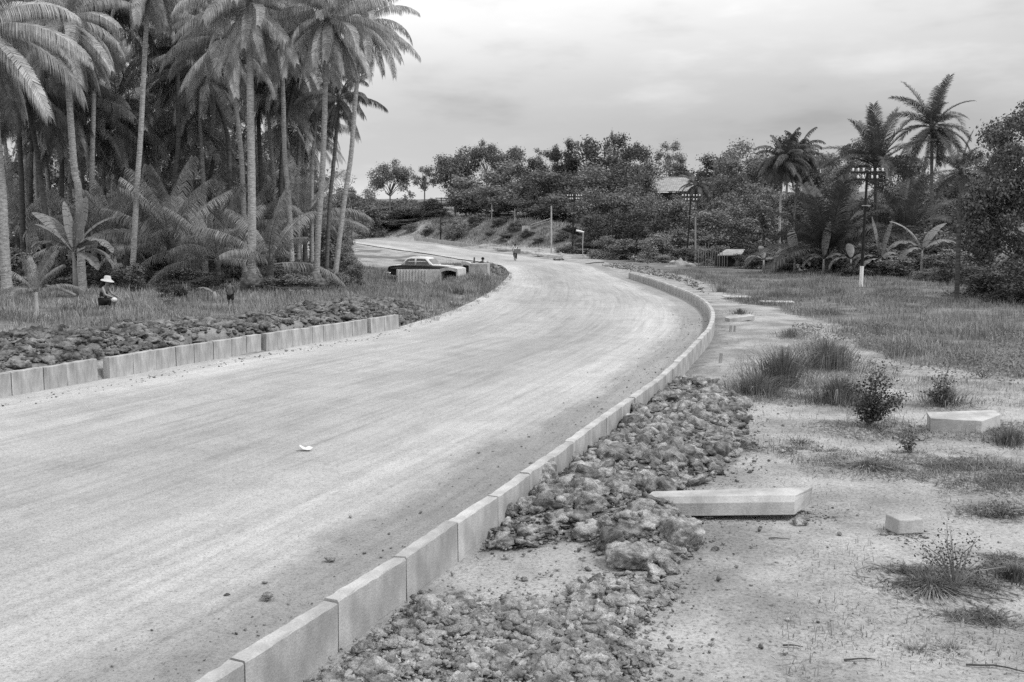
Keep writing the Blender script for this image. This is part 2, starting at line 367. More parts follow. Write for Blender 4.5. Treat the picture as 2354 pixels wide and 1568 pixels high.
    grass = mth(n, l, 'MULTIPLY', rmp(nzz(.5, 8, .65), [(.3, .10), (.7, .26)]), rmp(nzz(14, 4, .7), [(.3, .6), (.7, 1.0)]))
    soilc = mth(n, l, 'MULTIPLY', rmp(nzz(1.6, 8, .65), [(.3, .13), (.7, .32)]), rmp(nzz(22, 4, .7), [(.3, .6), (.7, 1.0)]))
    patc = rmp(nzz(20, 6, .75, (1, .5, 1)), [(.35, .05), (.62, .34)])
    def soft(ch, sc, wdt):
        return rmp(mth(n, l, 'ADD', ch, mth(n, l, 'MULTIPLY', mth(n, l, 'SUBTRACT', nzz(sc, 6, .75), .5), wdt)), [(.3, 0), (.7, 1)])
    c = mix(soft(sp.outputs[1], 3, 1.2), sand, soilc); c = mix(soft(sp.outputs[0], 5, 1.6), c, grass); c = mix(soft(sp.outputs[2], 9, 1.9), c, patc)
    l.new(c, b.inputs['Base Color'])
    bp = n.new('ShaderNodeBump'); bp.inputs['Strength'].default_value = .75; bp.inputs['Distance'].default_value = .03; l.new(nzz(18, 9, .7), bp.inputs['Height'])
    bp2 = n.new('ShaderNodeBump'); bp2.inputs['Strength'].default_value = .6; bp2.inputs['Distance'].default_value = .08; l.new(nzz(2.6, 6, .65), bp2.inputs['Height'])
    l.new(bp2.outputs[0], bp.inputs['Normal']); l.new(bp.outputs[0], b.inputs['Normal'])
    me.materials.append(m); tag(obj('ground', me), kind='structure')
build_ground()

# ---------------------------------------------------------------- road (one sheet, u across, v along)
def build_road():
    n = 520; a = spline(LEDGE, None); b = spline(REDGE, None)
    # pair the two edges by normalised arc length, anchored at matching places
    A, da = a; B, db = b
    def s_of(P, d, q): return d[np.argmin(np.hypot(P[:, 0]-q[0], P[:, 1]-q[1]))]
    anchors = [(LEDGE[0], REDGE[0]), (LEDGE[8], REDGE[12]), (LEDGE[12], REDGE[15]), (LEDGE[-8], REDGE[18]), (LEDGE[-6], REDGE[22]), (LEDGE[-4], REDGE[-6]), (LEDGE[-1], REDGE[-1])]
    sa = [s_of(A, da, p) for p, _ in anchors]; sb = [s_of(B, db, p) for _, p in anchors]
    t = np.linspace(0, len(anchors)-1, n); k = np.arange(len(anchors))
    sa = np.interp(t, k, sa); sb = np.interp(t, k, sb)
    PA = np.c_[np.interp(sa, da, A[:, 0]), np.interp(sa, da, A[:, 1])]; PB = np.c_[np.interp(sb, db, B[:, 0]), np.interp(sb, db, B[:, 1])]
    PA = np.r_[[PA[0] + np.array([-9, -26])], PA]; PB = np.r_[[PB[0] + np.array([-6, -16])], PB]
    mid = (PA+PB)/2; v = np.r_[0, np.cumsum(np.hypot(*np.diff(mid, axis=0).T))]
    us = np.linspace(0, 1, 60); V = []; U = []
    P = PA[:, None]*(1-us[None, :, None]) + PB[:, None]*us[None, :, None]
    wdt = np.hypot(*(PB-PA).T)
    x = P[..., 0]; y = P[..., 1]
    z = zr(y) + .02 + .05*np.minimum(us, 1-us)[None, :]*2*0 + .025*(fbm(x, y, 1.6, 41)-.5) - .01
    z += .05*sst(.05, 0, us)[None, :]
    nr, nc = x.shape; i = np.arange(nr*nc).reshape(nr, nc); F = np.stack([i[:-1, :-1], i[:-1, 1:], i[1:, 1:], i[1:, :-1]], -1).reshape(-1, 4)
    me = mesh_np('road', np.stack([x, y, z], -1), F, None, True)
    at = me.attributes.new('track', 'FLOAT_VECTOR', 'POINT')
    at.data.foreach_set('vector', np.stack([np.repeat(us[None], nr, 0)*np.clip(wdt, 5, 12)[:, None]*0 + us[None]*8.5, np.repeat(v[:, None], nc, 1), 0*x], -1).astype(np.float32).ravel())
    m = bpy.data.materials.new('laterite_road'); m.use_nodes = True; t_ = m.node_tree; n_ = t_.nodes; l = t_.links
    b_ = n_['Principled BSDF']; b_.inputs['Roughness'].default_value = .93; b_.inputs['Specular IOR Level'].default_value = .12
    aa = n_.new('ShaderNodeAttribute'); aa.attribute_name = 'track'; ge = n_.new('ShaderNodeNewGeometry')
    def nzz(src, sc, det, st=(1,1,1), ro=.6):
        q = n_.new('ShaderNodeTexNoise'); q.inputs['Scale'].default_value = sc; q.inputs['Detail'].default_value = det; q.inputs['Roughness'].default_value = ro
        mm = n_.new('ShaderNodeMapping'); mm.inputs['Scale'].default_value = st; l.new(src, mm.inputs[0]); l.new(mm.outputs[0], q.inputs[0]); return q.outputs[0]
    def rmp(src, pts):
        r = ramp(n_, pts); l.new(src, r.inputs[0]); return r.outputs[0]
    T_ = aa.outputs['Vector']; Pp = ge.outputs['Position']
    sepn = n_.new('ShaderNodeSeparateXYZ'); l.new(T_, sepn.inputs[0])
    base = rmp(nzz(T_, .5, 6, (1, .16, 1)), [(.28, .33), (.74, .46)])
    streak = rmp(nzz(T_, 3.2, 6, (1.2, .07, 1), .6), [(.3, .91), (.62, 1.03)])
    cross = rmp(nzz(T_, .9, 7, (.5, 1.3, 1), .7), [(.34, .93), (.60, 1.0)])
    fine = rmp(nzz(Pp, 46, 4, (1, 1, 1), .75), [(.30, .45), (.5, .95), (.72, 1.2)])
    blot = rmp(nzz(Pp, 1.1, 7, (1, 1, 1), .66), [(.36, .90), (.56, 1.0)])
    edge = n_.new('ShaderNodeMapRange'); edge.interpolation_type = 'SMOOTHSTEP'
    wob = mth(n_, l, 'ADD', sepn.outputs[0], mth(n_, l, 'MULTIPLY', mth(n_, l, 'SUBTRACT', nzz(T_, .5, 5, (1, .35, 1)), .5), 1.4)); wob = mth(n_, l, 'ADD', wob, mth(n_, l, 'MULTIPLY', mth(n_, l, 'SUBTRACT', nzz(T_, 4, 6, (1, .4, 1), .7), .5), .9))
    l.new(wob, edge.inputs[0]); edge.inputs[1].default_value = 7.15; edge.inputs[2].default_value = 7.7; edge.inputs[3].default_value = 1.03; edge.inputs[4].default_value = .70
    midd = rmp(mth(n_, l, 'MULTIPLY', wob, 1/8.5), [(.06, 1.08), (.30, .86), (.60, .88), (.80, 1.0)])
    c = base
    for k in (streak, cross, fine, blot, edge.outputs[0], midd): c = mth(n_, l, 'MULTIPLY', c, k)
    c = mth(n_, l, 'MULTIPLY', c, 1.12)
    l.new(c, b_.inputs['Base Color'])
    tyre = rmp(nzz(T_, 7, 4, (1.6, .025, 1), .5), [(.34, .90), (.5, 1.0), (.66, 1.05)]); c = mth(n_, l, 'MULTIPLY', c, tyre)
    wob2 = mth(n_, l, 'ADD', sepn.outputs[0], mth(n_, l, 'MULTIPLY', mth(n_, l, 'SUBTRACT', nzz(T_, .5, 3, (1, .12, 1)), .5), 1.6))
    trk = rmp(mth(n_, l, 'MULTIPLY', wob2, 1/8.5), [(.20, 1), (.215, 1.07), (.23, .93), (.25, 1), (.40, 1), (.415, 1.06), (.43, .94), (.45, 1), (.60, 1), (.615, 1.05), (.635, .95), (.655, 1), (.74, 1), (.755, 1.06), (.775, .93), (.79, 1.05), (.81, 1)]); c = mth(n_, l, 'MULTIPLY', c, trk)
    grit = rmp(nzz(Pp, 11, 6, (1, 1, 1), .75), [(.32, .80), (.52, 1.0)]); c = mth(n_, l, 'MULTIPLY', c, grit); l.new(c, b_.inputs['Base Color'])
    bp = n_.new('ShaderNodeBump'); bp.inputs['Strength'].default_value = .8; bp.inputs['Distance'].default_value = .02; l.new(nzz(Pp, 40, 8, (1,1,1), .7), bp.inputs['Height'])
    bp2 = n_.new('ShaderNodeBump'); bp2.inputs['Strength'].default_value = .5; bp2.inputs['Distance'].default_value = .06; l.new(nzz(T_, 2.2, 6, (2, .25, 1)), bp2.inputs['Height'])
    l.new(bp2.outputs[0], bp.inputs['Normal']); l.new(bp.outputs[0], b_.inputs['Normal'])
    me.materials.append(m); tag(obj('road', me), kind='structure')
build_road()

# ---------------------------------------------------------------- kerbstones
def kerb_mesh(Lk, wd, hgt, mtl, rough=.004, seed=0):
    """a cast kerbstone: x along, y across (chamfer on the -y face), z up"""
    prof = [(-wd/2, 0), (wd/2, 0), (wd/2, hgt-.012), (wd/2-.012, hgt), (-wd/2+.045, hgt), (-wd/2, hgt-.06)]
    ns = max(3, int(Lk/.09)); V = []; r = np.random.default_rng(seed)
    xs = np.linspace(-Lk/2, Lk/2, ns)
    for i, x in enumerate(xs):
        for j, (y, z) in enumerate(prof):
            k = rough*(2.2 if j > 1 else 1)
            V.append((x + (r.normal()*.003 if i in (0, ns-1) else 0), y + r.normal()*k*.5, z + r.normal()*k*.5))
    n = len(prof); F = []
    for i in range(ns-1):
        for j in range(n): F.append((i*n+j, i*n+(j+1) % n, (i+1)*n+(j+1) % n, (i+1)*n+j))
    F.append(tuple(range(n))[::-1]); F.append(tuple(range((ns-1)*n, ns*n)))
    F = [f[::-1] for f in F]
    return mesh_np('kerbstone', np.array(V), F, mtl)
def kerb_row(P, joints, wd, hgt, side, z0, mtl, fmt, group, gaps=(), zfun=None):
    """P dense polyline of the outer top edge; joints = arc lengths"""
    d = np.r_[0, np.cumsum(np.hypot(*np.diff(P, axis=0).T))]; k = 0
    for a, b in zip(joints[:-1], joints[1:]):
        if b - a < .3: continue
        pa = np.array([np.interp(a, d, P[:, 0]), np.interp(a, d, P[:, 1])]); pb = np.array([np.interp(b, d, P[:, 0]), np.interp(b, d, P[:, 1])])
        mid = (pa+pb)/2; t = pb-pa; Lk = np.hypot(*t); t /= Lk; nrm = np.array([-t[1], t[0]])*side
        c = mid + nrm*wd/2; k += 1
        me = kerb_mesh(Lk - .014 - random.random()*.014, wd, hgt, mtl, rough=.0032, seed=k)
        zz = z0 + (zfun(c[1]) if zfun else 0) + random.uniform(-.012, .010)
        ang = math.atan2(t[1], t[0]) + (0 if side < 0 else pi)
        o = obj('kerbstone', me, None, (c[0], c[1], zz), (random.uniform(-.012, .012), random.uniform(-.006, .006), ang))
        tag(o, fmt(k), 'kerbstone', group)
P, d = spline(KR, None)
def s_near(P, d, q): return d[np.argmin(np.hypot(P[:, 0]-q[0], P[:, 1]-q[1]))]
near = [s_near(P, d, q) for q in KR[1:8]]
js = [near[0]-1.1] + near; step = .98
while js[-1] < d[-1] - .5: js.append(js[-1] + step)
js[-1] = d[-1]
def lab_r(k):
    if k == 1: return 'pale kerbstone cut by the bottom edge of the picture in the right-hand row'
    if k == 2: return 'rough pitted pale kerbstone at the bottom left start of the right-hand curving row'
    return 'grey concrete kerbstone, %s stone up from the bottom of the right-hand curving row' % ordw(k)
kerb_row(P, js, .17, .52, 1, KT-.52, M_CONC, lab_r, 'kerbstones of the right-hand curving row')
PL, dL = spline(KL, None)
kl = [s_near(PL, dL, pz(a, b)[:2]) for a, b in [(30,917),(102,903),(161,893),(226,880)]]
segs = [(kl[0]-2.2, kl[-1], 0, [kl[0]-2.2, kl[0]-1.5, kl[0]-.75]+kl)]
def jl(pxs): return [s_near(PL, dL, pz(a, b)[:2]) for a, b in pxs]
rows = [([kl[0]-4.5, kl[0]-3.75, kl[0]-3, kl[0]-2.25, kl[0]-1.5, kl[0]-.75]+kl, 0),
        (jl([(246,876),(302,866),(353,856),(400,847),(444,840),(486,832),(525,825),(563,819),(594,813)]), -.07),
        (jl([(603,812),(633,807),(663,801),(688,797),(712,793),(736,789),(758,785),(780,781),(803,777),(835,771)]), -.13),
        (jl([(840,770),(874,764),(906,758)]), -.17)]
cnt = [0]
def lab_l(k):
    cnt[0] += 1
    return 'stained kerbstone before the clay bank, %s from the left end of its row' % ordw(cnt[0])
for js2, off in rows:
    # shift the row towards the road (+x side) a little
    t = np.gradient(PL, axis=0); t /= np.hypot(*t.T)[:, None]; Q = PL + np.c_[t[:, 1], -t[:, 0]]*(-off)
    kerb_row(Q, js2, .20, .60, 1, -.07, M_CONCL, lab_l, 'kerbstones of the left-hand row')
# flip chamfers of the left row to face the road
for o in COL.objects:
    if o.get('group') == 'kerbstones of the left-hand row': o.rotation_euler.z += 0
FK = spline([gr(*p)[:2] for p in [(1090,571),(1030,562),(985,556),(950,553)]], None)
jf = list(np.arange(0, FK[1][-1], 1.1))
kerb_row(FK[0], jf, .2, .55, -1, 0, M_CONC, lambda k: 'distant kerbstone along the far bend, %s from the right of its row' % ordw(k), 'kerbstones along the far bend', zfun=lambda y: float(zr(y)))

# ---------------------------------------------------------------- rubble
import bmesh
def ico(sub):
    bm = bmesh.new(); bmesh.ops.create_icosphere(bm, subdivisions=sub, radius=1)
    V = np.array([v.co[:] for v in bm.verts]); F = np.array([[v.index for v in f.verts] for f in bm.faces]); bm.free(); return V, F
ICO = {k: ico(k) for k in (1, 2, 3, 4, 5)}
def chunks(pos, size, sub, seed, flat=.8, nplane=9, jit=.07):
    V0, F0 = ICO[sub]; r = np.random.default_rng(seed); n = len(pos)
    pl = r.normal(size=(n, nplane, 3)); pl /= np.linalg.norm(pl, axis=2, keepdims=True); dd = r.uniform(.55, 1.0, (n, nplane))
    dot = np.einsum('npk,vk->nvp', pl, V0); rr = np.where(dot > .05, dd[:, None, :]/np.maximum(dot, .05), 9).min(2); rr = np.minimum(rr, 1.15)
    wv = r.normal(size=(n, 7, 3))*np.array([2.2, 2.8, 3.6, 4.6, 6, 7.5, 9])[None, :, None]; ph = r.uniform(0, 6.3, (n, 1, 7))
    rr *= 1 + (np.sin(np.einsum('nkj,vj->nvk', wv, V0) + ph)*np.array([.12, .11, .11, .10, .08, .07, .06])).sum(2) + r.normal(size=rr.shape)*jit
    V = V0[None]*rr[..., None]
    sc = size[:, None, None]*np.stack([r.uniform(.8, 1.35, n), r.uniform(.7, 1.1, n), np.full(n, flat)*r.uniform(.5, 1.15, n)], -1)[:, None, :]
    V = V*sc; a = r.uniform(0, 2*pi, n); ca, sa = np.cos(a)[:, None], np.sin(a)[:, None]
    tl = r.uniform(-.5, .5, n)[:, None]; y = V[..., 1]*np.cos(tl) - V[..., 2]*np.sin(tl); z = V[..., 1]*np.sin(tl) + V[..., 2]*np.cos(tl)
    X = V[..., 0]*ca - y*sa; Y = V[..., 0]*sa + y*ca
    V = np.stack([X, Y, z], -1) + pos[:, None, :]
    F = (F0[None] + (np.arange(n)*len(V0))[:, None, None]).reshape(-1, 3)
    return V.reshape(-1, 3), F
def scatter(poly, n, seed):
    P_ = np.array(poly); lo, hi = P_.min(0), P_.max(0); r = np.random.default_rng(seed); out = np.zeros((0, 2))
    while len(out) < n:
        q = r.uniform(lo, hi, (n*3, 2)); q = q[inside(q[:, 0], q[:, 1], poly)]; out = np.r_[out, q]
    return out[:n]
def rubble(name, poly, n, smin, smax, sub, mtl, label, seed, pw=2.2, edge=.25, flat=.8, big=0, extra=0):
    p = scatter(poly, int(n*2.4), seed); s = sdf(p[:, 0], p[:, 1], poly); r = np.random.default_rng(seed+1)
    keep = r.uniform(size=len(p)) < np.clip(.25 + s/edge*.8, .2, 1)*(.18 + .82*sst(.36, .55, fbm(p[:, 0], p[:, 1], .55 if smin < .03 else 1.2, seed, 3))); p = p[keep][:n]
    if extra:   # crumbs that rolled out of the heap
        q = scatter(poly, extra, seed+5) + r.normal(size=(extra, 2))*np.clip(np.abs(r.normal(size=(extra, 1))), .2, 2)*.38; p = np.r_[p, q]
    u = r.uniform(size=len(p)); size = smin*(1-u*(1-(smin/smax)**pw))**(-1/pw)
    if extra: size[-extra:] = np.minimum(r.lognormal(-.2, .5, extra)*smin*1.2, smin*3)
    ok = (np.abs(sdf(p[:, 0], p[:, 1], ROAD_POLY)) > -1) & (sdf(p[:, 0], p[:, 1], ROAD_POLY) < -size*1.1 + (.0))
    ok &= ~((p[:, 0] > 1.45) & (p[:, 0] < 3.8) & (p[:, 1] > 11.68) & (p[:, 1] < 12.2))
    p = p[ok]; size = size[ok]
    z = terrain(p[:, 0], p[:, 1]) + size*.22 + r.uniform(0, 1, len(p))*.03
    A = size > (.032 if smin < .03 else .07); 
    Va, Fa = chunks(np.c_[p, z][~A], size[~A], min(sub, 2), seed+2, flat)
    Vb, Fb = chunks(np.c_[p, z][A], size[A], 3, seed+3, flat, jit=.055)
    V = np.r_[Va, Vb]; F = np.r_[Fa, Fb+len(Va)]
    tag(obj(name, mesh_np(name, V, F, mtl)), label, 'rubble', kind='stuff')
rubble('clay_rubble', RUB_A, 12000, .014, .19, 2, M_RUB, 'heap of broken grey clay lumps spilling from the right-hand kerb to the lying slab', 100, 1.35, flat=.75, extra=4500)
rubble('clay_rubble', RUB_B, 11000, .011, .085, 2, M_RUBL, 'pale crumbly clay rubble against the kerb at the bottom of the picture', 200, 1.7, flat=.75, extra=4500)
rubble('clay_rubble', RUB_L, 10000, .035, .19, 2, M_RUBD, 'long dark bank of clay lumps behind the left-hand kerb', 300, 1.6, flat=.7, extra=1500)
RUB_M = P2([(1090,608),(1190,600),(1215,622),(1190,640),(1160,634),(1120,622)], .1)
rubble('spoil', RUB_M, 900, .06, .25, 2, M_RUBD, 'low heap of broken earth at the left road edge beyond the concrete chamber', 500, 1.6, flat=.7, extra=300)
RUB_N = P2([(1380,606),(1460,618),(1560,640),(1620,668),(1600,640),(1500,612),(1420,600)], .2)
rubble('spoil', RUB_N, 1300, .04, .2, 2, M_RUB, 'scattered earth lumps outside the far start of the right-hand kerb', 520, 1.6, flat=.6, extra=300)
def clod(px, py, rpx, label, mtl=M_RUB, dark=False, seed=1):
    g = pz(px, py, 0); sc = (py-HZ)/H; r = rpx/sc
    V0, F0 = ICO[5]; rr = np.random.default_rng(seed)
    pl = rr.normal(size=(11, 3)); pl /= np.linalg.norm(pl, axis=1)[:, None]; dd = rr.uniform(.62, 1, 11)
    dot = V0@pl.T; k = np.where(dot > .05, dd/np.maximum(dot, .05), 9).min(1); k = np.minimum(k, 1.2)
    nn = np.array([mnoise.fractal(Vector(v)*2.3 + Vector((seed, 0, 0)), .75, 2.1, 6) for v in V0])
    k = k*(1 + .17*nn); V = V0*k[:, None]*np.array([1.15, .95, .8])*r
    tag(obj('clay_clod', mesh_np('clay_clod', V, F0, mtl, True), None, (g[0], g[1], T(g[0], g[1]) + r*.42), (0, 0, rr.uniform(0, 6))), label, 'clod', 'big clay clods on the rubble heap')
for k, (x, y, r, lb) in enumerate([(1558,1262,52,'largest round clay clod, just below the left half of the lying slab'),
        (1446,1302,46,'pale wedge-shaped clod left of and below the largest round clod'),
        (1252,1130,44,'dark overhanging clod leaning against the right-hand kerb above the other clods'),
        (1350,1202,34,'angular clod halfway between the kerb and the lying slab'),
        (1172,1196,26,'clod wedged against the kerb at the lower left end of the rubble heap'),
        (1216,1200,26,'clod beside the one wedged against the kerb at the heap end'),
        (1480,1250,32,'clod touching the upper left side of the largest round clod'),
        (1300,1075,30,'clod resting at kerb height where the rubble meets the right-hand kerb'),
        (1505,1330,22,'small clod directly under the largest round clod'),
        (1540,1320,24,'knobbly clod under the right part of the largest round clod'),
        (985,1440,36,'clod half buried beside the kerb in the pale bottom rubble'),
        (1350,1392,34,'crusty clod at the upper right edge of the pale bottom rubble'),
        (1838,1206,17,'small stone propping the right end of the lying slab')]):
    clod(x, y, r, lb, seed=k+3)
# pebbles lying on the road and verge
def pebbles(name, n, gen, smin, smax, mtl, label, seed):
    r = np.random.default_rng(seed); p = np.array([gen(r) for _ in range(n)]); u = r.uniform(size=n); s = smin*(1-u*(1-(smin/smax)**2))**(-.5)
    on = sdf(p[:, 0], p[:, 1], ROAD_POLY) > 0
    z = np.where(on, zr(p[:, 1])+.015, terrain(p[:, 0], p[:, 1])) + s*.3
    V, F = chunks(np.c_[p, z], s, 1, seed, .7); tag(obj(name, mesh_np(name, V, F, mtl)), label, 'pebbles', kind='stuff')
dK = np.r_[0, np.cumsum(np.hypot(*np.diff(P, axis=0).T))]
def g_kerb(r):
    s = r.uniform(0, dK[-1]*.55)**1; i = min(np.searchsorted(dK, s), len(P)-2); t = P[i+1]-P[i]; t = t/np.hypot(*t)
    o = .24 + abs(r.normal())*.75; return (P[i][0] - t[1]*o, P[i][1] + t[0]*o)
pebbles('road_pebbles', 1500, g_kerb, .005, .035, M_RUB, 'small stones and crumbs on the road along the right-hand kerb', 401)
def g_verge(r):
    Y = 6 + 30*r.uniform()**1.6; X = r.uniform(.6, .56*Y+1.5) if Y < 12 else r.uniform(.12*Y, .56*Y)
    return (X, Y)
pebbles('verge_pebbles', 2600, g_verge, .004, .022, M_RUB, 'crumbs of soil on the bare sandy verge', 402)
def g_lk(r):
    s = r.uniform(dL[0], dL[-1]); i = min(np.searchsorted(dL, s), len(PL)-2); t = PL[i+1]-PL[i]; t = t/np.hypot(*t)
    o = .05 + abs(r.normal())*.35; return (PL[i][0] + t[1]*o, PL[i][1] - t[0]*o)
pebbles('kerb_foot_crumbs', 900, g_lk, .012, .05, M_RUB, 'soil crumbs along the foot of the left-hand kerb', 403)
for px, py_, r, lb in [(615,1384,11,'lone stone on the road left of the near right-hand kerb'), (1875//1, 0, 0, '')][:1]:
    g = pz(px, py_); V, F = chunks(np.array([[g[0], g[1], .05]]), np.array([.055]), 3, 5, .7, jit=.04)
    tag(obj('stone', mesh_np('stone', V, F, M_RUB)), lb, 'stone')
g = pz(757, 1294); V, F = chunks(np.array([[g[0], g[1], .04]]), np.array([.04]), 3, 9, .7, jit=.04); tag(obj('stone', mesh_np('stone', V, F, M_RUB)), 'smaller stone on the road farther from the camera than the lone stone', 'stone')
_bl = [(pz(a, b_)[0], pz(a, b_)[1], w_) for a, b_, w_ in [(1690,1200,1.0),(1560,1195,.5),(1850,1180,.4),(2190,1000,.8),(2280,985,.4),(2086,1236,.3),(2240,1003,.5)]]
def g_blk(r):
    q = _bl[r.integers(len(_bl))]; return (q[0] + r.normal()*q[2]*.5, q[1] + r.normal()*.16)
pebbles('loose_soil', 1100, g_blk, .006, .035, M_RUB, 'loose soil crumbs gathered round the lying concrete pieces', 404)
# crumpled white wrapper on the road
g = pz(703, 1038); mb = MB(); r = np.random.default_rng(3)
Vw = [(x*.06-.09+r.normal()*.006, y*.06-.05, .02+abs(r.normal())*.02) for y in range(3) for x in range(4)]
mb.add(Vw, [(y*4+x, y*4+x+1, y*4+x+5, y*4+x+4) for y in range(2) for x in range(3)])
o = mb.obj('paper_scrap', M_WHITE, loc=(g[0], g[1], .02)); sm = o.modifiers.new('thick', 'SOLIDIFY'); sm.thickness = .008
tag(o, 'crumpled white paper scrap lying in the middle of the road', 'litter')

# ---------------------------------------------------------------- lying concrete pieces
def prism(name, top, bot, mtl, label, cat, group=None, bevel=.006):
    n = len(top); V = list(bot) + list(top); F = [tuple(range(n))[::-1], tuple(range(n, 2*n))] + [(i, (i+1) % n, n+(i+1) % n, n+i) for i in range(n)]
    cxy = np.mean(np.array(bot), 0); V = [tuple(np.array(v)-cxy) for v in V]
    o = MB().add(V, F).obj(name, mtl, loc=tuple(cxy), bevel=bevel); return tag(o, label, cat, group)
# the long lying kerbstone (profile: bottom front, chamfer, top)
zt, zb = .30, .075
FL, FR, BR, BL = pz(1483,1141,zt), pz(1828,1138,zt), pz(1868,1119,zt), pz(1500,1129,zt)
sec = []
def v3(p): return np.array(p)
fdir = np.array([0, -1, 0])
left = [v3(FL)*[1,1,0]+[0,-.045,zt-.075], v3(FL), v3(BL), v3(BL)*[1,1,0]+[0,.0,zb], v3(FL)*[1,1,0]+[.0,-.045,zb]]
right = [v3(FR)*[1,1,0]+[-.02,-.045,zt-.075], v3(FR), v3(BR), v3(BR)*[1,1,0]+[-.03,0,zb], v3(FR)*[1,1,0]+[-.02,-.045,zb]]
V = left + right; F = [(0,1,2,3,4), (9,8,7,6,5)] + [(i, 5+i, 5+(i+1) % 5, (i+1) % 5) for i in range(5)]
c = np.mean(V, 0); o = MB().add([v-c for v in V], F).obj('lying_kerbstone', M_CONC, loc=tuple(c), bevel=.006)
tag(o, 'long pale kerbstone lying on its side on the rubble edge, dark gap beneath', 'kerbstone', 'loose concrete pieces on the verge')
# second piece
a, b_, c_, d_ = pz(2130,948,.20), pz(2286,942,.22), pz(2299,953,.20), pz(2256,968,.18)
e_ = pz(2138,961,.19)
top = [v3(e_), v3(d_), v3(c_), v3(b_), v3(a)]; bot = [v*[1,1,0]+[0,-.02,-.06] for v in top]
prism('concrete_block', top, bot, M_CONC, 'pale angular end of a buried kerbstone at the right edge behind leafy shrub', 'concrete block', 'loose concrete pieces on the verge')
g = gp(2086, 1228); o = MB().box((0,0,.085), (.34,.26,.17), 0, .93).obj('concrete_block', M_CONC, loc=(g[0], g[1]+.12, g[2]), rot=(0,.03,.25), bevel=.015)
tag(o, 'small square broken-off concrete block sitting alone on the bare verge', 'concrete block', 'loose concrete pieces on the verge')
for k, (px, py_, dx, dy, dz, rz, lb) in enumerate([
        (1700,738,1.0,.4,.16,.25,'tilted pale kerbstone lying just outside the sharpest part of the right-hand curve'),
        (1692,687,1.3,.6,.05,.1,'flat light slab lying in the grass beyond the tilted pale kerbstone'),
        (1785,699,1.5,.5,.05,-.05,'flat light slab lying in the grass right of the other flat slab')]):
    g = gp(px, py_); o = MB().box((0,0,dz/2+.02), (dx,dy,dz)).obj('concrete_slab', M_CONC, loc=(g[0], g[1], g[2]+(0 if k == 0 else .06)), rot=(.05, -.10 if k == 0 else .01, rz), bevel=.01); tag(o, lb, 'slab', 'loose concrete pieces on the verge')
for px, py_, h_, lb in [(1678,763,.22,'short twin stake in the soil near the right-hand kerb curve'), (1655,835,.26,'short stump of a stake in the soil below the twin stake')]:
    g = gp(px, py_); mb = MB().box((0,0,h_/2), (.07,.05,h_), .2)
    if h_ < .25: mb.box((.14,.02,h_/2), (.05,.05,h_), .4)
    tag(mb.obj('stake', M_WOOD, loc=g, rot=(.05,.08,0)), lb, 'stake')
def roughen(o, cuts=3, amp=.006, seed=0):
    me = o.data; bm = bmesh.new(); bm.from_mesh(me); bmesh.ops.subdivide_edges(bm, edges=bm.edges[:], cuts=cuts, use_grid_fill=True)
    for v in bm.verts:
        n_ = mnoise.noise_vector(v.co*9 + Vector((seed, 0, 0))) + .6*mnoise.noise_vector(v.co*23); e = 2.2 if len({tuple(round(c_, 1) for c_ in f.normal) for f in v.link_faces}) > 1 else .7
        v.co += n_*amp*e
    bm.to_mesh(me); bm.free()
for o in list(COL.objects):
    if o.name.split('.')[0] in ('lying_kerbstone', 'concrete_block', 'concrete_slab'): roughen(o, 4 if 'lying' in o.name else 5, .0028, len(o.name))
# stacks of slabs and planks dumped by the far road
slabs = [(1158,577,2.0,2.4,.25,.5,'light slab pile left of the cyclist by the far road'), (1207,584,1.6,1.8,.2,.6,'light slab just right of the cyclist by the far road'),
         (1246,589,2.1,2.6,.22,.5,'widest light slab pile in the row right of the cyclist'), (1268,593,2.4,.9,.18,.5,'narrow light slab in front of the widest slab pile'),
         (1331,589,1.5,.5,.12,.0,'upper plank of the pair beside the far lamp post'), (1331,595,1.6,.4,.1,.0,'lower plank of the pair beside the far lamp post')]
for px, py_, dx, dy, dz, rz, lb in slabs:
    g = gr(px, py_); mb = MB(); n = 4 if dy > 1 else 1
    for i in range(n): mb.box((0, (i-(n-1)/2)*dy/n, dz/2+.03*(i % 2)), (dx+.2*random.random(), dy/n*.9, dz), random.uniform(-.04, .04))
    tag(mb.obj('concrete_slab', M_CONC, loc=(g[0], g[1], T(g[0], g[1])+.12), rot=(random.uniform(.03,.08),.03,rz), bevel=.01), lb, 'slab', 'slabs dumped beside the far road')
g = gr(1367, 607); tag(MB().tube([(-.9,0,.02),(0,.1,.12),(.9,0,.16)], .05, 7).obj('log', M_WOODD, loc=g), 'dark log poking out of the ditch before the right-hand kerb begins', 'log')
g = gr(1285, 599); V, F = chunks(np.array([[g[0]+q*.4, g[1], .12] for q in (-1, 0, 1)]), np.array([.28, .3, .2]), 3, 12, .5); tag(obj('earth_clump', mesh_np('earth_clump', V, F, M_RUBD)), 'dark clump of earth at the road edge right of the slabs', 'earth')
g = gr(1457, 700)
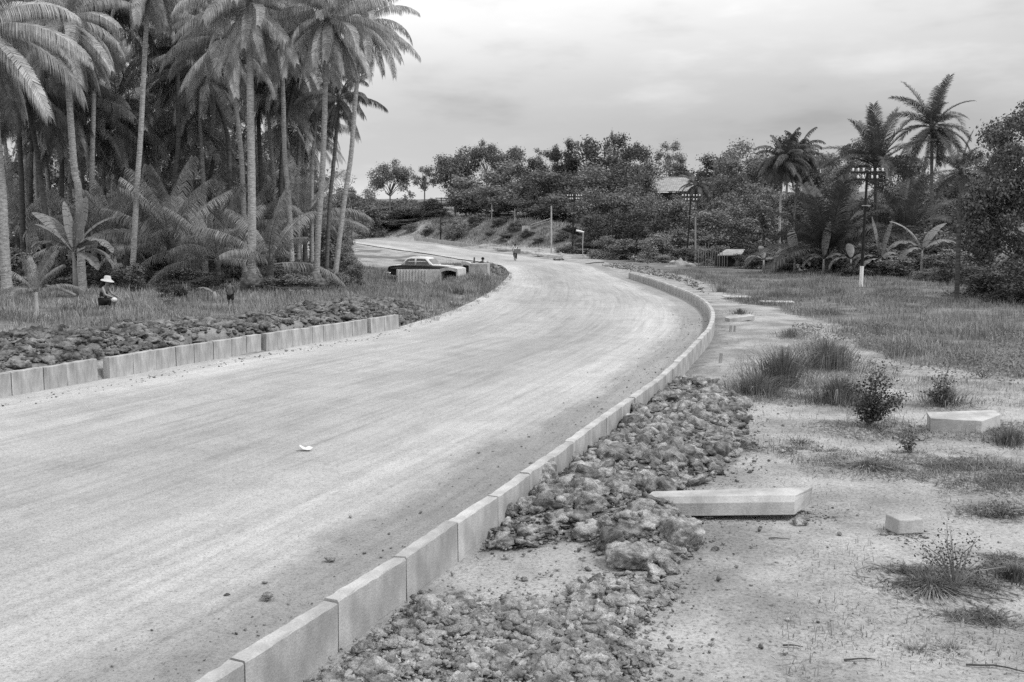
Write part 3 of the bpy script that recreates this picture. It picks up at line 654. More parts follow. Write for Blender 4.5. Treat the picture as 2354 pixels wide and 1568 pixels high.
def heap(px, py_, wpx, hpx, mtl, name, label, cat, Y=None, seed=0, deep=.7):
    g = gr(px, py_) if Y is None else py_at(px, py_, Y); s = FW/g[1]; rx = wpx/2/s; h_ = hpx/s
    n, m_ = 40, 14; V = []; 
    for i in range(m_+1):
        rr = i/m_
        for k in range(n):
            a = 2*pi*k/n; j = .8+.4*mnoise.noise(Vector((cos(a)*1.3+seed, sin(a)*1.3, rr*2)))
            V.append((rx*rr*cos(a)*j, rx*deep*rr*sin(a)*j, h_*(1-rr**1.5)*(.8+.5*mnoise.noise(Vector((rr*cos(a)*3, rr*sin(a)*3, seed)))) - .05*(rr > .95)))
    F = [(i*n+k, (i+1)*n+k, (i+1)*n+(k+1) % n, i*n+(k+1) % n) for i in range(m_) for k in range(n)]
    V = np.array(V); zz = np.array(terrain(V[:, 0]+g[0], V[:, 1]+g[1])); base = zz - T(g[0], g[1]); V[:, 2] += base
    return tag(obj(name, mesh_np(name, V, F, mtl, True), None, (g[0], g[1], T(g[0], g[1]))), label, cat)
M_SAND = mat('pale_sand', .20, .36, 3, 7, .95, .5, 12, fine=30)
heap(1560, 613, 90, 20, M_SAND, 'sand_heap', 'pale sand heap at the foot of the second nearest telegraph pole', 'sand heap')
heap(1240, 582, 36, 11, M_SAND, 'sand_heap', 'small pale sand heap below the light concrete post', 'sand heap', seed=2)
heap(1288, 586, 26, 8, M_SAND, 'sand_heap', 'low pale sand heap just right of the light concrete post', 'sand heap', seed=3)
heap(1120, 571, 150, 12, M_SAND, 'spoil_ridge', 'long pale spoil ridge behind the far kerb left of the cyclist', 'spoil heap', seed=5, deep=.2)

# ---------------------------------------------------------------- palms
def rot_to(a, b): pass
def frond_mesh(name, Lf, e0, bend, nl, ll, wid, droop, seed, mtl, dead=0.0, cut=.10):
    """a feather leaf along +X leaving at elevation e0 (deg); leaflets hang by gravity"""
    r = np.random.default_rng(seed); n = 26; ts = np.linspace(0, 1, n); ang = R(e0) - R(bend)*ts**1.4
    side = r.normal()*.12
    dx = np.cos(ang)*Lf/(n-1); dz = np.sin(ang)*Lf/(n-1); X = np.r_[0, np.cumsum(dx[:-1])]; Z = np.r_[0, np.cumsum(dz[:-1])]; Yv = side*Lf*ts**2
    C = np.c_[X, Yv, Z]; V = []; F = []
    def at(t): return np.array([np.interp(t, ts, C[:, k]) for k in range(3)])
    # rib: three sided
    for i in range(n):
        q = .035*(1-ts[i])**.7 + .006; a = ang[i]; up = np.array([-sin(a), 0, cos(a)])
        V += [C[i]+up*q, C[i]+np.array([0, q, 0])-up*q*.4, C[i]-np.array([0, q, 0])-up*q*.4]
    for i in range(n-1):
        for k in range(3): F.append((i*3+k, i*3+(k+1) % 3, i*3+3+(k+1) % 3, i*3+3+k))
    twist = r.normal()*.35
    for s in (1, -1):
        for j in range(nl):
            t = cut + (1-cut)*(j+r.uniform(0, .8))/nl
            if r.uniform() < .04 + dead*.3: continue
            t = min(t, .999); a = R(e0) - R(bend)*t**1.4; tg = np.array([cos(a), side*1.5*t, sin(a)]); up = np.array([-sin(a), 0, cos(a)])
            l_ = ll*(.35 + .65*sin(pi*min(1, (t-cut)/(1-cut)*.80+.16))**.8)*r.uniform(.85, 1.1)
            fw = .45 + .55*t; d0 = np.array([0, s*(1-.2*t), 0]) + tg*fw + up*((.22 + .28*r.uniform())*(1 if droop < .8 else .35) + s*twist*.6); d0 /= np.linalg.norm(d0)
            g = droop*r.uniform(.75, 1.25); d1 = d0 + np.array([0, 0, -g]); d1 /= np.linalg.norm(d1); d2 = d1 + np.array([0, 0, -g*1.3]); d2 /= np.linalg.norm(d2)
            p0 = at(t); p1 = p0 + d0*l_*.34; p2 = p1 + d1*l_*.36; p3 = p2 + d2*l_*.30
            b = len(V); w_ = wid*r.uniform(.8, 1.2)
            wv = tg*w_/2
            V += [p0-wv*.7, p0+wv*.7, p1+wv, p1-wv, p2+wv*.8, p2-wv*.8, p3]
            F += [(b, b+1, b+2, b+3), (b+3, b+2, b+4, b+5), (b+5, b+4, b+6)]
    return mesh_np(name, np.array(V), F, mtl)
ELS = [82, 68, 54, 40, 24, 8, -10, -32, -58]
def frond_set(tagn, Lf, ll, wid, droop, mtl, nl=74, bends=(34, 46, 58, 70, 74, 70, 60, 46, 26)):
    return [[frond_mesh('frond', Lf*(1 if e > -40 else .9), e, b*(.8+.35*v), nl, ll, wid, droop, 10*i+v+len(tagn)*100, mtl) for v in range(2)] for i, (e, b) in enumerate(zip(ELS, bends))]
FS_A = frond_set('a', 5.0, 1.30, .045, 2.1, M_FROND, 116)
FS_B = frond_set('bb', 5.0, 1.30, .05, 2.0, M_FRONDD, 96)
M_FRONDY = mat('young_palm_leaf', .18, .32, 1.5, 3, .55, rand=.3, island=.3, trans=.2, spec=.3)
FS_Y = frond_set('ccc', 4.6, 1.15, .042, 1.5, M_FRONDY, 80, (22, 30, 36, 44, 50, 54, 50, 40, 26))
FS_K = frond_set('dddd', 4.6, 1.0, .06, .30, M_FRONDD, 76, (20, 32, 44, 56, 66, 70, 60, 46, 26))
FS_AR = frond_set('eeeee', 2.1, .62, .05, .9, M_FRONDD, 44, (50, 66, 80, 92, 96, 90, 70, 46, 26))
DEAD = [frond_mesh('dead_frond', 3.6, e, 30, 60, .8, .035, 2.6, 900+e, mat('dead_palm_leaf', .10, .22, 2, 4, .9, rand=.3, island=.4), dead=1) for e in (-50, -62, -70)]
def trunk_mesh(pts, r0, r1, mtl, n=12, flare=1.5, ring=.035, seed=0):
    P_, d_ = spline3(pts, .16); m_ = len(P_); r = np.random.default_rng(seed)
    rad = []
    for i in range(m_):
        t = i/(m_-1); q = r0 + (r1-r0)*t; q *= 1 + (flare-1)*math.exp(-t*d_/.55)
        rad.append(q*(1 + ring*(1 if i % 2 else -1) + r.normal()*.012))
    mb = MB(); mb.tube(P_, rad, n); return mb.mesh('trunk', mtl, True)
def spline3(P, step):
    P = [np.array(p, float) for p in P]; out = []
    for i in range(len(P)-1):
        p0 = P[max(i-1, 0)]; p1 = P[i]; p2 = P[i+1]; p3 = P[min(i+2, len(P)-1)]
        for t in np.linspace(0, 1, 16, endpoint=False): out.append(.5*((2*p1) + (-p0+p2)*t + (2*p0-5*p1+4*p2-p3)*t*t + (-p0+3*p1-3*p2+p3)*t**3))
    out.append(P[-1]); out = np.array(out); d = np.r_[0, np.cumsum(np.linalg.norm(np.diff(out, axis=0), axis=1))]
    n = max(3, int(d[-1]/step)); s = np.linspace(0, d[-1], n); return np.c_[[np.interp(s, d, out[:, k]) for k in range(3)]].T, d[-1]
ME_NUT = MB().ell((0,0,0), (.13,.13,.16), 10, 8).mesh('coconut', mat('coconut_husk', .10, .22, 4, 3, .5), True)
ME_HEART = MB().ell((0,0,0), (.26,.26,.55), 12, 8).mesh('crown_heart', M_TRUNKD, True)
def palm(name, label, pix, Y, r0=.2, r1=.13, fs=FS_A, nf=26, fscale=1.0, bark=M_TRUNK, group=None, nuts=0, seed=0, maxel=82, minel=-58, spike=.3, cat='palm tree'):
    """pix: trunk pixels from base to crown, all at depth Y (leaning in that plane)"""
    rr = random.Random(seed); pts = [py_at(a, b, Y + .15*i) for i, (a, b) in enumerate(pix)]
    bx, by, bz = pts[0]; gz = T(bx, by); 
    if bz > gz or True: pts[0] = (bx, by, gz - .1)
    root = thing(name, label, cat, (bx, by, gz), 0, group); o3 = np.array([bx, by, gz]); pl = [np.array(p)-o3 for p in pts]
    if len(pl) == 2: pl.insert(1, (pl[0]+pl[1])/2)
    obj('trunk', trunk_mesh(pl, r0, r1, bark, seed=seed), root)
    top = pl[-1]; obj('crown_heart', ME_HEART, root, tuple(top), (0,0,0), (fscale,)*3)
    for i in range(nf):
        q = (i+.5)/nf; el = maxel + (minel-maxel)*q**.85 + rr.uniform(-7, 7)
        k = min(range(len(ELS)), key=lambda j: abs(ELS[j]-el)); az = i*2.39996 + rr.uniform(-.25, .25)
        sc = fscale*rr.uniform(.86, 1.08)
        obj('frond', fs[k][rr.randrange(2)], root, tuple(top + np.array([cos(az)*.12, sin(az)*.12, .25-.5*q])*fscale), (rr.uniform(-.12, .12), rr.uniform(-.06, .06), az), (sc,)*3)
    for i in range(3 if 'coconut' in name and fs is FS_A else 0):
        a = rr.uniform(0, 6.28); obj('dead_frond', DEAD[i], root, tuple(top + np.array([cos(a)*.1, sin(a)*.1, -.3])), (0, 0, a), (fscale*rr.uniform(.8, 1.05),)*3)
    for i in range(nuts):
        a = i*2.4; obj('coconut', ME_NUT, root, tuple(top + np.array([cos(a)*.33, sin(a)*.33, -.35-.1*(i % 3)])))
    return root
G1 = 'coconut palms of the grove on the left'
# near palms with bright trunks: (trunk pixels, depth, label)
PALMS = [
 ([(14,640),(8,520),(2,410),(-16,250),(-40,60)], 41, .24, .17, 'palm at the left edge of the picture, thick pale trunk cut by the frame', 5, 0),
 ([(187,640),(181,445),(171,390),(158,210),(147,45)], 47, .22, .14, 'palm with curved trunk rising behind the broad banana leaves', 9, 0),
 ([(301,612),(315,432),(323,315),(333,120),(343,-60)], 52, .17, .13, 'tall slender palm behind the squatting worker, trunk leaning slightly right', 13, 0),
 ([(578,650),(579,500),(578,394),(575,210),(573,8)], 46, .23, .17, 'palm with the thickest straight pale trunk and torn dark roots at its base', 17, 0),
 ([(671,585),(664,470),(654,353),(651,236),(644,60)], 58, .19, .13, 'palm with slim trunk between the thickest trunk and the trunk beside the car', 21, 0),
 ([(725,652),(731,540),(741,394),(748,200),(752,44)], 47, .17, .13, 'coconut palm with a cluster of nuts, upright trunk ending on a dark root ball', 25, 6),
 ([(748,600),(757,480),(770,340),(778,228)], 60, .15, .12, 'small-crowned palm with a dark trunk between the last two bright trunks', 29, 0),
 ([(765,608),(790,470),(807,353),(818,215),(836,52)], 55, .17, .13, 'outermost palm of the grove, trunk leaning right towards open sky', 33, 3),
]
for i, (px, Y, r0, r1, lb, sd_, nuts) in enumerate(PALMS):
    dark = 'small-crowned' in lb
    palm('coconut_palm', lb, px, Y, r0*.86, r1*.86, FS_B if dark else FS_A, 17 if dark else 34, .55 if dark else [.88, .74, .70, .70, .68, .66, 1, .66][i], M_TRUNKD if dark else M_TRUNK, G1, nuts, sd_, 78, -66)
BACK = [((60,560),(60,430),(52,250),(40,170),62),((92,600),(84,420),(70,280),(70,150),66),((121,612),(100,460),(85,353),(60,200),54),((130,570),(112,430),(104,330),(100,120),64),
        ((142,560),(142,430),(144,330),(150,230),60),((196,540),(190,430),(188,330),(190,190),68),((288,540),(288,440),(290,340),(268,240),63),((240,560),(240,440),(232,300),(225,120),74),
        ((560,560),(558,430),(549,300),(520,90),56),((633,590),(632,500),(628,400),(612,210),66),((692,578),(684,520),(678,470),(690,300),72),((684,560),(684,430),(688,320),(700,150),70),
        ((420,560),(418,430),(410,260),(400,80),70),((470,570),(468,430),(460,300),(455,150),64),((505,560),(508,420),(515,300),(500,-10),72),((370,560),(366,430),(360,300),(385,190),76),((20,560),(20,420),(5,250),(20,110),70),((70,560),(70,400),(80,250),(95,60),60),((215,560),(212,420),(215,250),(220,20),58),((400,560),(402,420),(410,300),(405,-20),60),((330,560),(335,420),(330,330),(300,290),66),((530,560),(528,430),(520,300),(470,170),62),((640,570),(645,430),(655,300),(690,130),64),((715,560),(716,430),(722,320),(735,190),70),((160,560),(160,430),(170,330),(120,260),62),((600,560),(600,430),(595,300),(590,130),66),((50,560),(50,430),(45,330),(30,20),56),((480,560),(482,430),(490,330),(430,290),66),((350,560),(350,430),(370,250),(395,130),72),
        ((450,560),(445,400),(430,200),(430,0),80),((260,560),(258,400),(250,200),(250,20),80)]
for i, bb in enumerate(sorted(BACK, key=lambda b: b[0][0])):
    palm('coconut_palm', 'shaded slender palm farther back in the grove, %s from the left of those farther back' % ordw(i+1), bb[:4], bb[4], .16, .11,
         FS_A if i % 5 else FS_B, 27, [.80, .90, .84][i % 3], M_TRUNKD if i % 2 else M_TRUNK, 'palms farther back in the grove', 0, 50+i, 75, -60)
# young trunkless palms with long leaves from the ground
YOUNG = [((392,625),(392,560),58,20,1.05,'young palm with huge arching leaves beside the slender palm trunk'),((545,600),(545,560),64,16,1.05,'young palm with arching leaves left of the thickest trunk'),
         ((500,640),(500,590),56,13,.9,'low young palm whose leaves droop towards the standing boy'),((620,640),(620,600),50,9,.8,'low young palm just right of the thickest trunk'),
         ((250,600),(250,560),60,14,.95,'young palm with dark leaves behind the banana plant'),((700,560),(700,500),66,14,1.0,'young palm with arching leaves behind the nut-bearing palm'),
         ((330,560),(330,470),66,16,1.1,'upright young palm rising between slender trunk and grove'),((450,600),(450,500),68,16,1.1,'tall young palm filling the middle of the grove'),
         ((40,600),(40,520),62,14,1.0,'young palm in deep shade near the left edge'),((600,560),(600,450),74,16,1.1,'young palm in shade right of the thickest trunk')]
for i, (a, b, Y, nf, sc, lb) in enumerate(YOUNG):
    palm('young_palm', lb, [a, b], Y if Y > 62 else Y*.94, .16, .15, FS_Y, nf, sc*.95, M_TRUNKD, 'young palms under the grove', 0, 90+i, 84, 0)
palm('palm_seedling', 'small bright palm seedling standing in the grass left of the squatting worker', [(84,716),(82,668)], 33, .06, .06, FS_Y, 11, .30, M_WOOD, None, 0, 120, 84, 15)
# torn root balls under two palms
for px, py_, rx, lb in [(577,668,.42,'dark torn root mass under the thickest palm trunk'), (726,655,.32,'dark root ball under the nut-bearing palm')]:
    Y = 45.6 if px < 600 else 46.6; q = py_at(px, py_, Y); V0, F0 = ICO[4]; k = 1+.35*np.array([mnoise.fractal(Vector(v)*2.5, .8, 2, 5) for v in V0])
    tag(obj('root_mass', mesh_np('root_mass', V0*k[:, None]*np.array([rx*1.15, rx*1.15, .5]), F0, M_TRUNKD, True), None, (q[0], Y, T(q[0], Y)+.42)), lb, 'roots')
# right-hand palms
palm('coconut_palm', 'tall dark coconut palm against the sky at the upper right', [(2142,640),(2141,480),(2141,380),(2142,292)], 96, .18, .14, FS_K, 32, 1.0, M_TRUNKD, None, 6, 131, 84, -60)
palm('coconut_palm', 'dark palm with upright spiky leaves left of the tall coconut palm', [(2012,640),(2012,500),(2013,380)], 88, .18, .15, FS_K, 24, 1.05, M_TRUNKD, None, 0, 135, 88, 5)
palm('coconut_palm', 'low dark palm half hidden right of the tall coconut palm', [(2215,640),(2212,480),(2208,395)], 104, .18, .15, FS_K, 18, .9, M_TRUNKD, None, 0, 136, 80, -40)
palm('young_palm', 'big young palm spreading from the ground behind the nearest telegraph pole', [(1905,615),(1903,585)], 74, .2, .2, FS_K, 24, 1.3, M_TRUNKD, None, 0, 137, 84, 14)
palm('young_palm', 'dark young palm right of the nearest telegraph pole in front of the tall palm', [(2080,600),(2080,540)], 84, .2, .2, FS_K, 20, 1.15, M_TRUNKD, None, 0, 138, 84, 0)
palm('areca_palm', 'slender areca palm with a round drooping crown and thin pale trunk', [(1790,622),(1792,520),(1795,430),(1800,368)], 80, .09, .07, FS_AR, 42, 1.15, M_TRUNK, 'areca palms', 0, 141, 80, -60)
palm('areca_palm', 'areca palm with darker trunk close behind the round-crowned one', [(1822,600),(1824,510),(1832,420),(1840,350)], 84, .09, .07, FS_AR, 34, 1.05, M_TRUNKD, 'areca palms', 0, 142, 80, -60)
palm('areca_palm', 'small dark areca palm above the second nearest telegraph pole', [(1608,600),(1604,500),(1600,425)], 120, .1, .08, FS_AR, 22, 1.1, M_TRUNKD, 'areca palms', 0, 143, 85, -50)

# ---------------------------------------------------------------- banana plants
def banana_leaf(e0, bend, Lf, wd, seed, mtl=M_BANANA):
    r = np.random.default_rng(seed); n = 30; ts = np.linspace(0, 1, n); ang = R(e0) - R(bend)*ts**1.2
    X = np.r_[0, np.cumsum(np.cos(ang[:-1])*Lf/(n-1))]; Z = np.r_[0, np.cumsum(np.sin(ang[:-1])*Lf/(n-1))]; V = []; F = []
    for i in range(n):
        q = .025*(1-ts[i])+.006; V += [(X[i], q, Z[i]), (X[i], -q, Z[i]), (X[i], 0, Z[i]-q*1.5)]
    for i in range(n-1):
        for k in range(3): F.append((i*3+k, i*3+(k+1) % 3, i*3+3+(k+1) % 3, i*3+3+k))
    for s in (1, -1):
        gapn = set(r.integers(6, n-2, 7))
        for i in range(3, n-1):
            t0, t1 = ts[i], ts[i+1]
            if i in gapn: t1 -= .012
            def ed(t):
                x = np.interp(t, ts, X); z = np.interp(t, ts, Z); ww = wd/2*max(.02, sin(pi*min(1, .03+(t-.1)/.93))**.55); return x, z, ww
            b = len(V); sag = .35 + .2*sin(i*.9)
            for t in (t0, t1):
                x, z, ww = ed(t); V += [(x, 0, z+.01), (x+.05*ww, s*ww*.55, z+ww*.10), (x+.16*ww, s*ww, z-ww*sag*(.6 if e0 < 60 else .1))]
            F += [(b, b+1, b+4, b+3), (b+1, b+2, b+5, b+4)]
    return mesh_np('leaf', np.array(V), F, mtl, True)
BL = {e: [banana_leaf(e, bd, 2.2, .72, 7*e+v+200) for v in range(2)] for e, bd in ((85, 16), (68, 60), (50, 115), (32, 125), (12, 85))}
def banana(label, px, py_, Y, h, leaves, seed, scale=1.0):
    x = py_at(px, py_, Y)[0]; rr = random.Random(seed); z = T(x, Y); root = thing('banana_plant', label, 'banana plant', (x, Y, z), 0, 'banana plants')
    mb = MB().tube([(0,0,-.05),(.02,0,h*.5),(.0,.02,h)], [.13,.10,.06], 10); mb.obj('stem', M_RACHIS, root, True)
    for k, (e, az, sc) in enumerate(leaves):
        obj('leaf', BL[e][k % 2], root, (0, 0, h - .1*rr.random()), (rr.uniform(-.15,.15), 0, R(az)), (sc*scale,)*3)
banana('big banana plant with broad leaves beside the curved palm trunk', 172, 640, 42, 1.9, [(85,170,1.0),(68,160,1.25),(50,185,1.0),(68,20,1.1),(50,-20,1.1),(32,5,.95),(68,200,.9),(12,-30,.8),(85,60,1.1)], 1)
banana('tiny banana sucker with one broad leaf left of the standing boy', 492, 655, 41, .35, [(50,170,.5),(32,10,.3)], 2)
banana('banana plant with arched leaves right of the slender areca palm', 1826, 612, 73, 1.5, [(32,180,.9),(50,200,.9),(85,90,1.0),(50,0,.85),(32,-15,.9),(12,-60,.8)], 3)
banana('banana plant with one tall upright leaf, second from the left of the right-hand row', 1892, 612, 72, 1.2, [(85,20,1.35),(50,180,.8),(32,190,.95),(50,0,.95),(32,-10,.9)], 4)
banana('banana plant directly behind the nearest telegraph pole', 1955, 612, 71, 1.2, [(32,185,.95),(12,170,.85),(50,10,.8),(68,80,.8)], 5)
banana('banana plant with twin upright leaves right of the nearest telegraph pole', 2022, 618, 70, 1.3, [(85,0,1.3),(85,150,1.4),(32,180,1.1),(12,200,1.0),(32,-10,1.0),(50,20,.9)], 6)
banana('banana plant with large drooping shiny leaves, most open one of the right-hand row', 2117, 630, 66, 1.9, [(68,170,1.4),(68,20,1.35),(50,185,1.3),(50,-5,1.35),(32,10,1.0),(32,200,1.0)], 7)
banana('banana plant cut by the right edge of the picture', 2362, 625, 52, 1.7, [(32,175,.95),(50,190,1.0),(12,182,.95),(68,165,.8)], 8)
banana('small banana plant in the shade below the hut', 1755, 600, 80, .9, [(50,180,.8),(32,0,.8),(68,90,.8)], 9)

# ---------------------------------------------------------------- broad-leaved trees and shrubs
def leaf_cloud(centres, radii, n, leaf, seed, squash=.8, out=.55):
    r = np.random.default_rng(seed); c = np.array(centres, float); rad = np.array(radii, float); pw = rad**2; pw /= pw.sum()
    k = r.choice(len(c), n, p=pw); d = r.normal(size=(n, 3)); d /= np.linalg.norm(d, axis=1)[:, None]
    q = (1 - (1-out)*r.uniform(size=n)**1.4)*(1+.24*r.normal(size=n)); p = c[k] + d*(rad[k]*q)[:, None]*np.array([1, 1, squash])
    nn = d + .9*r.normal(size=(n, 3)) + np.array([0, 0, .35]); nn /= np.linalg.norm(nn, axis=1)[:, None]
    u = np.cross(nn, r.normal(size=(n, 3))); u /= np.linalg.norm(u, axis=1)[:, None]; v = np.cross(nn, u); s = leaf*r.uniform(.5, 1.15, n)[:, None]
    V = np.stack([p-u*s*.5, p-v*s*.30+u*s*.05, p+u*s*.55-nn*s*.1, p+v*s*.30+u*s*.05], 1).reshape(-1, 3)
    return V, np.arange(n*4).reshape(n, 4)
def crown_mesh(seed, kind, n, leaf, mtl):
    """unit crown: radius about .5 in x/y, from z 0 to 1"""
    r = np.random.default_rng(seed); C_, R_ = [], []
    nl = {'round': 26, 'tall': 22, 'airy': 24, 'spread': 22, 'cone': 22, 'bush': 20}[kind]
    for i in range(nl):
        for _ in range(60):
            p = r.uniform([-.5, -.5, 0], [.5, .5, 1]); x = math.hypot(p[0], p[1]); z = p[2]
            lim = {'round': .46*math.sqrt(max(0, 1-((z-.52)/.50)**2)), 'tall': .42*math.sqrt(max(0, 1-((z-.5)/.52)**2)), 'airy': .46*(.5+.5*sin(pi*min(1, z*1.05)))*(z > .25), 'spread': .5*(z > .35)*math.sqrt(max(0, 1-((z-.4)/.62)**2)), 'cone': .42*(1.02-z)**.75, 'bush': .5*math.sqrt(max(0, 1-(z/1.02)**2))}[kind]
            if x < lim*.88 and x > lim*.25*r.uniform(): break
        C_.append(p); R_.append(r.uniform(.10, .20)*({'airy': .62, 'cone': .85, 'bush': 1.1}.get(kind, 1)))
    V, F = leaf_cloud(C_, np.array(R_)*(1.35 if kind == 'airy' else 1), n, leaf, seed+1, out=.2 if kind == 'airy' else .5); me = mesh_np('crown', V, F, mtl)
    mb = MB(); 
    for p in C_[:14]:
        p = np.array(p); st = np.array([0, 0, max(.02, p[2]*.35)]); mid = (st+p)/2 + r.normal(size=3)*.03; mid[2] -= .02
        mb.tube([st, mid, p], [.018, .011, .004], 5, False)
    return me, mb
def trunk_unit(mb, seed, base=-.9):
    mb.tube([(.02, 0, base), (-.01, .01, base*.5), (.0, 0, .05), (.01, .0, .45)], [.045, .034, .028, .012], 7); return mb.mesh('trunk', M_BARK, True)
TREEK = {}
for i, (kd_, n_, lf, ml) in enumerate([('round', 9000, .040, M_LEAF), ('round', 8000, .045, M_LEAFL), ('tall', 8000, .045, M_LEAF), ('airy', 3600, .046, M_LEAFL), ('spread', 8000, .042, M_LEAF), ('cone', 8000, .042, M_LEAFD), ('round', 8000, .042, M_LEAFD), ('bush', 6500, .055, M_LEAF), ('bush', 6500, .055, M_LEAFL), ('airy', 3600, .045, M_LEAF), ('bush', 6500, .05, M_LEAFD), ('tall', 8000, .045, M_LEAFD)]):
    me, mb = crown_mesh(300+i*7, kd_, n_, lf, ml); TREEK[i] = (me, trunk_unit(mb, i))
def tree(k, px, top, wpx, Y, label, group=None, bot=None, cat='tree', name='broadleaf_tree', rz=None):
    if 940 < px < 1345 and Y > 125 and wpx > 67:
        for _ in range(60):
            xx = py_at(px, top, Y)[0]
            if float(sdf(np.array([xx]), np.array([float(Y)]), HILL_POLY)[0]) > 9 + wpx/FW*Y*.28: break
            Y += 1.5
    s = FW/Y; x = py_at(px, top, Y)[0]; zt_ = py_at(px, top, Y)[2]; g = T(x, Y); Hh = zt_ - g; wd = wpx/s
    if k in (7, 8, 10): ch = max(Hh, .5); z0 = 0
    else:
        ch = min(Hh*.9, max(wd*1.05, Hh*.55)) if bot is None else (bot-top)/s
        z0 = Hh - ch
    rz = random.uniform(0, 6.28) if rz is None else rz
    root = thing(name, label, cat, (x, Y, g), rz, group)
    me, tm = TREEK[k]
    obj('crown', me, root, (0, 0, z0 if k not in (7, 8, 10) else -.03*ch), (0,0,0), (wd*1.08, wd*1.08, ch))
    if k not in (7, 8, 10): o = obj('trunk', tm, root, (0, 0, z0), (0,0,0), (wd*.55 + 1.2, wd*.55 + 1.2, max(z0/.9, ch*.9) if z0 > .5 else ch*.9))
    return root
SK = [(895,366,92,215,4,'isolated dark tree against the sky left of the hill'),(800,428,70,190,0,'low rounded tree beyond the outermost palm of the grove'),(838,432,80,205,1,'low pale tree left below the isolated dark tree'),
 (975,378,66,205,3,'thin airy tree against the sky between the isolated tree and the hill'),(1045,348,120,170,0,'big pale-trunked tree at the left end of the hill wood'),(1118,328,58,196,4,'crooked dark treetop poking above the left end of the hill wood'),
 (1120,376,130,180,1,'grey-green tree right of the pale-trunked tree on the hill'),(1168,352,78,196,2,'dark treetop right of the crooked treetop'),(1212,368,66,190,6,'small dark round treetop in the skyline dip left of centre'),(1252,345,60,205,3,'airy treetop left of the two highest central treetops'),
 (1300,324,56,200,6,'dark treetop left of the wide central tree'),(1352,322,120,195,6,'wide dark central tree on the skyline'),(1404,308,30,214,9,'thin wispy treetop sticking up at the centre of the skyline'),(1440,312,90,198,6,'dark twin-headed tree right of the wispy treetop'),
 (1478,372,90,178,0,'tree sloping down to the right of the twin-headed tree'),(1541,332,66,236,9,'see-through tree standing alone above the corrugated roof'),(1612,360,118,215,6,'dark dome-shaped tree right of the see-through tree'),(1700,324,120,178,1,'bushy tree with ragged top between dome tree and dark column tree'),
 (1812,292,92,158,5,'dark column-shaped tree above the areca palms'),(1755,360,90,190,0,'tree filling the gap left of the dark column tree'),(1880,332,90,186,1,'pale tree right of the dark column tree'),(1945,322,90,176,1,'pale ragged tree behind the spiky palm'),(2060,352,110,170,0,'tree behind and left of the tall coconut palm'),(2260,350,90,150,6,'tree right of the tall coconut palm, before the big right-edge tree')]
for px, top, wd, Y, k, lb in SK: tree(k, px, top-(8 if px > 1000 else 0), wd*(1.25 if px > 1060 else .98), Y, lb, 'trees along the skyline')
MID = [(2150,402,130,128,0),(2110,390,110,134,1),(2080,420,110,126,0),(2200,385,100,132,0),(1990,430,110,128,1),(1640,400,100,170,0),(1720,380,90,168,6),(2190,385,80,150,0),(1935,372,80,150,1),(1685,395,80,160,0),(2240,420,90,140,1),(1070,430,80,180,1),(1310,470,80,150,7),(1230,490,80,160,8),(1100,495,70,165,8),(1180,505,60,160,7),(1090,440,110,158,0),(1185,400,150,162,1),(1260,385,150,160,0),(1330,378,140,165,1),(1400,372,150,168,0),(1300,430,140,146,1),(1230,455,110,146,0),(1380,430,130,140,0),(1450,420,140,142,1),(1530,445,120,130,0),(1620,460,110,140,6),(1580,435,90,160,0),(1700,415,130,130,1),(1760,430,120,128,0),(1870,420,120,118,0),
       (1480,480,100,122,6),(1390,480,100,124,0),(1660,470,130,112,0),(1950,420,120,110,6),(2060,430,140,112,6),(2180,420,120,110,6),(1270,500,90,150,0),(1150,480,60,160,6),(2280,430,130,95,6),(1840,470,120,105,6),(2130,460,130,104,0)]
for i, (px, top, wd, Y, k) in enumerate(sorted(MID)): tree(k, px, top, wd*1.15, Y, 'leafy tree in the wood below the skyline, %s from the left of that wood' % ordw(i+1), 'trees in the wood below the skyline')
LB = [(740,440,110,200),(770,470,80,180),(865,440,80,220),(920,448,80,222),(960,440,70,215),(1000,440,60,205),(790,440,110,190),(850,462,90,200),(905,470,90,215),(950,462,80,210),(990,455,70,195),(820,490,80,195),(880,495,90,208),(940,495,90,206),(985,505,70,192),(1010,470,60,180)]
for i, (px, top, wd, Y) in enumerate(sorted(LB)): tree(7 + i % 2, px, max(top+6, 452), wd*1.2, Y, 'shrub on the far bank, %s from the left along the bank' % ordw(i+1), 'shrubs on the far bank', cat='shrub', name='shrub')
RB = [(2140,610,60,64,8),(1960,600,70,70,10),(1800,590,60,78,10),(1830,520,110,100,10),(1900,500,120,100,6),(2050,510,120,90,10),(2200,440,110,96,0),(1990,540,100,84,7),(1050,492,55,166,8),(1350,545,90,124,7),(1400,535,90,112,8),(1450,545,90,108,7),(1500,530,100,104,7),(1550,520,100,110,7),(1620,520,110,104,7),(1680,505,110,104,10),(1740,520,110,96,10),(1500,575,70,100,8),(1430,580,60,108,7),(1725,560,80,86,10),(1850,560,120,80,10),(1930,560,120,78,10),(2000,560,140,76,7),(2080,540,140,76,10),(2170,520,150,72,7),(2240,500,150,68,7),(2210,580,130,60,10),(2170,560,120,66,7),(2290,590,170,50,10),(2350,600,150,44,10),(2060,585,110,70,7),(1310,560,60,128,8),(1395,570,60,116,8),(2230,470,140,80,10),(2000,500,130,90,10),(2100,500,130,92,10),(1780,575,90,84,7),(1650,560,90,92,7),(1590,560,70,100,7)]
for i, (px, top, wd, Y, k) in enumerate(sorted(RB)): tree(k, px, top, wd*1.1, Y, 'shrub in the thicket right of the road, %s from the left of the thicket' % ordw(i+1), 'shrubs in the thicket right of the road', cat='shrub', name='shrub')
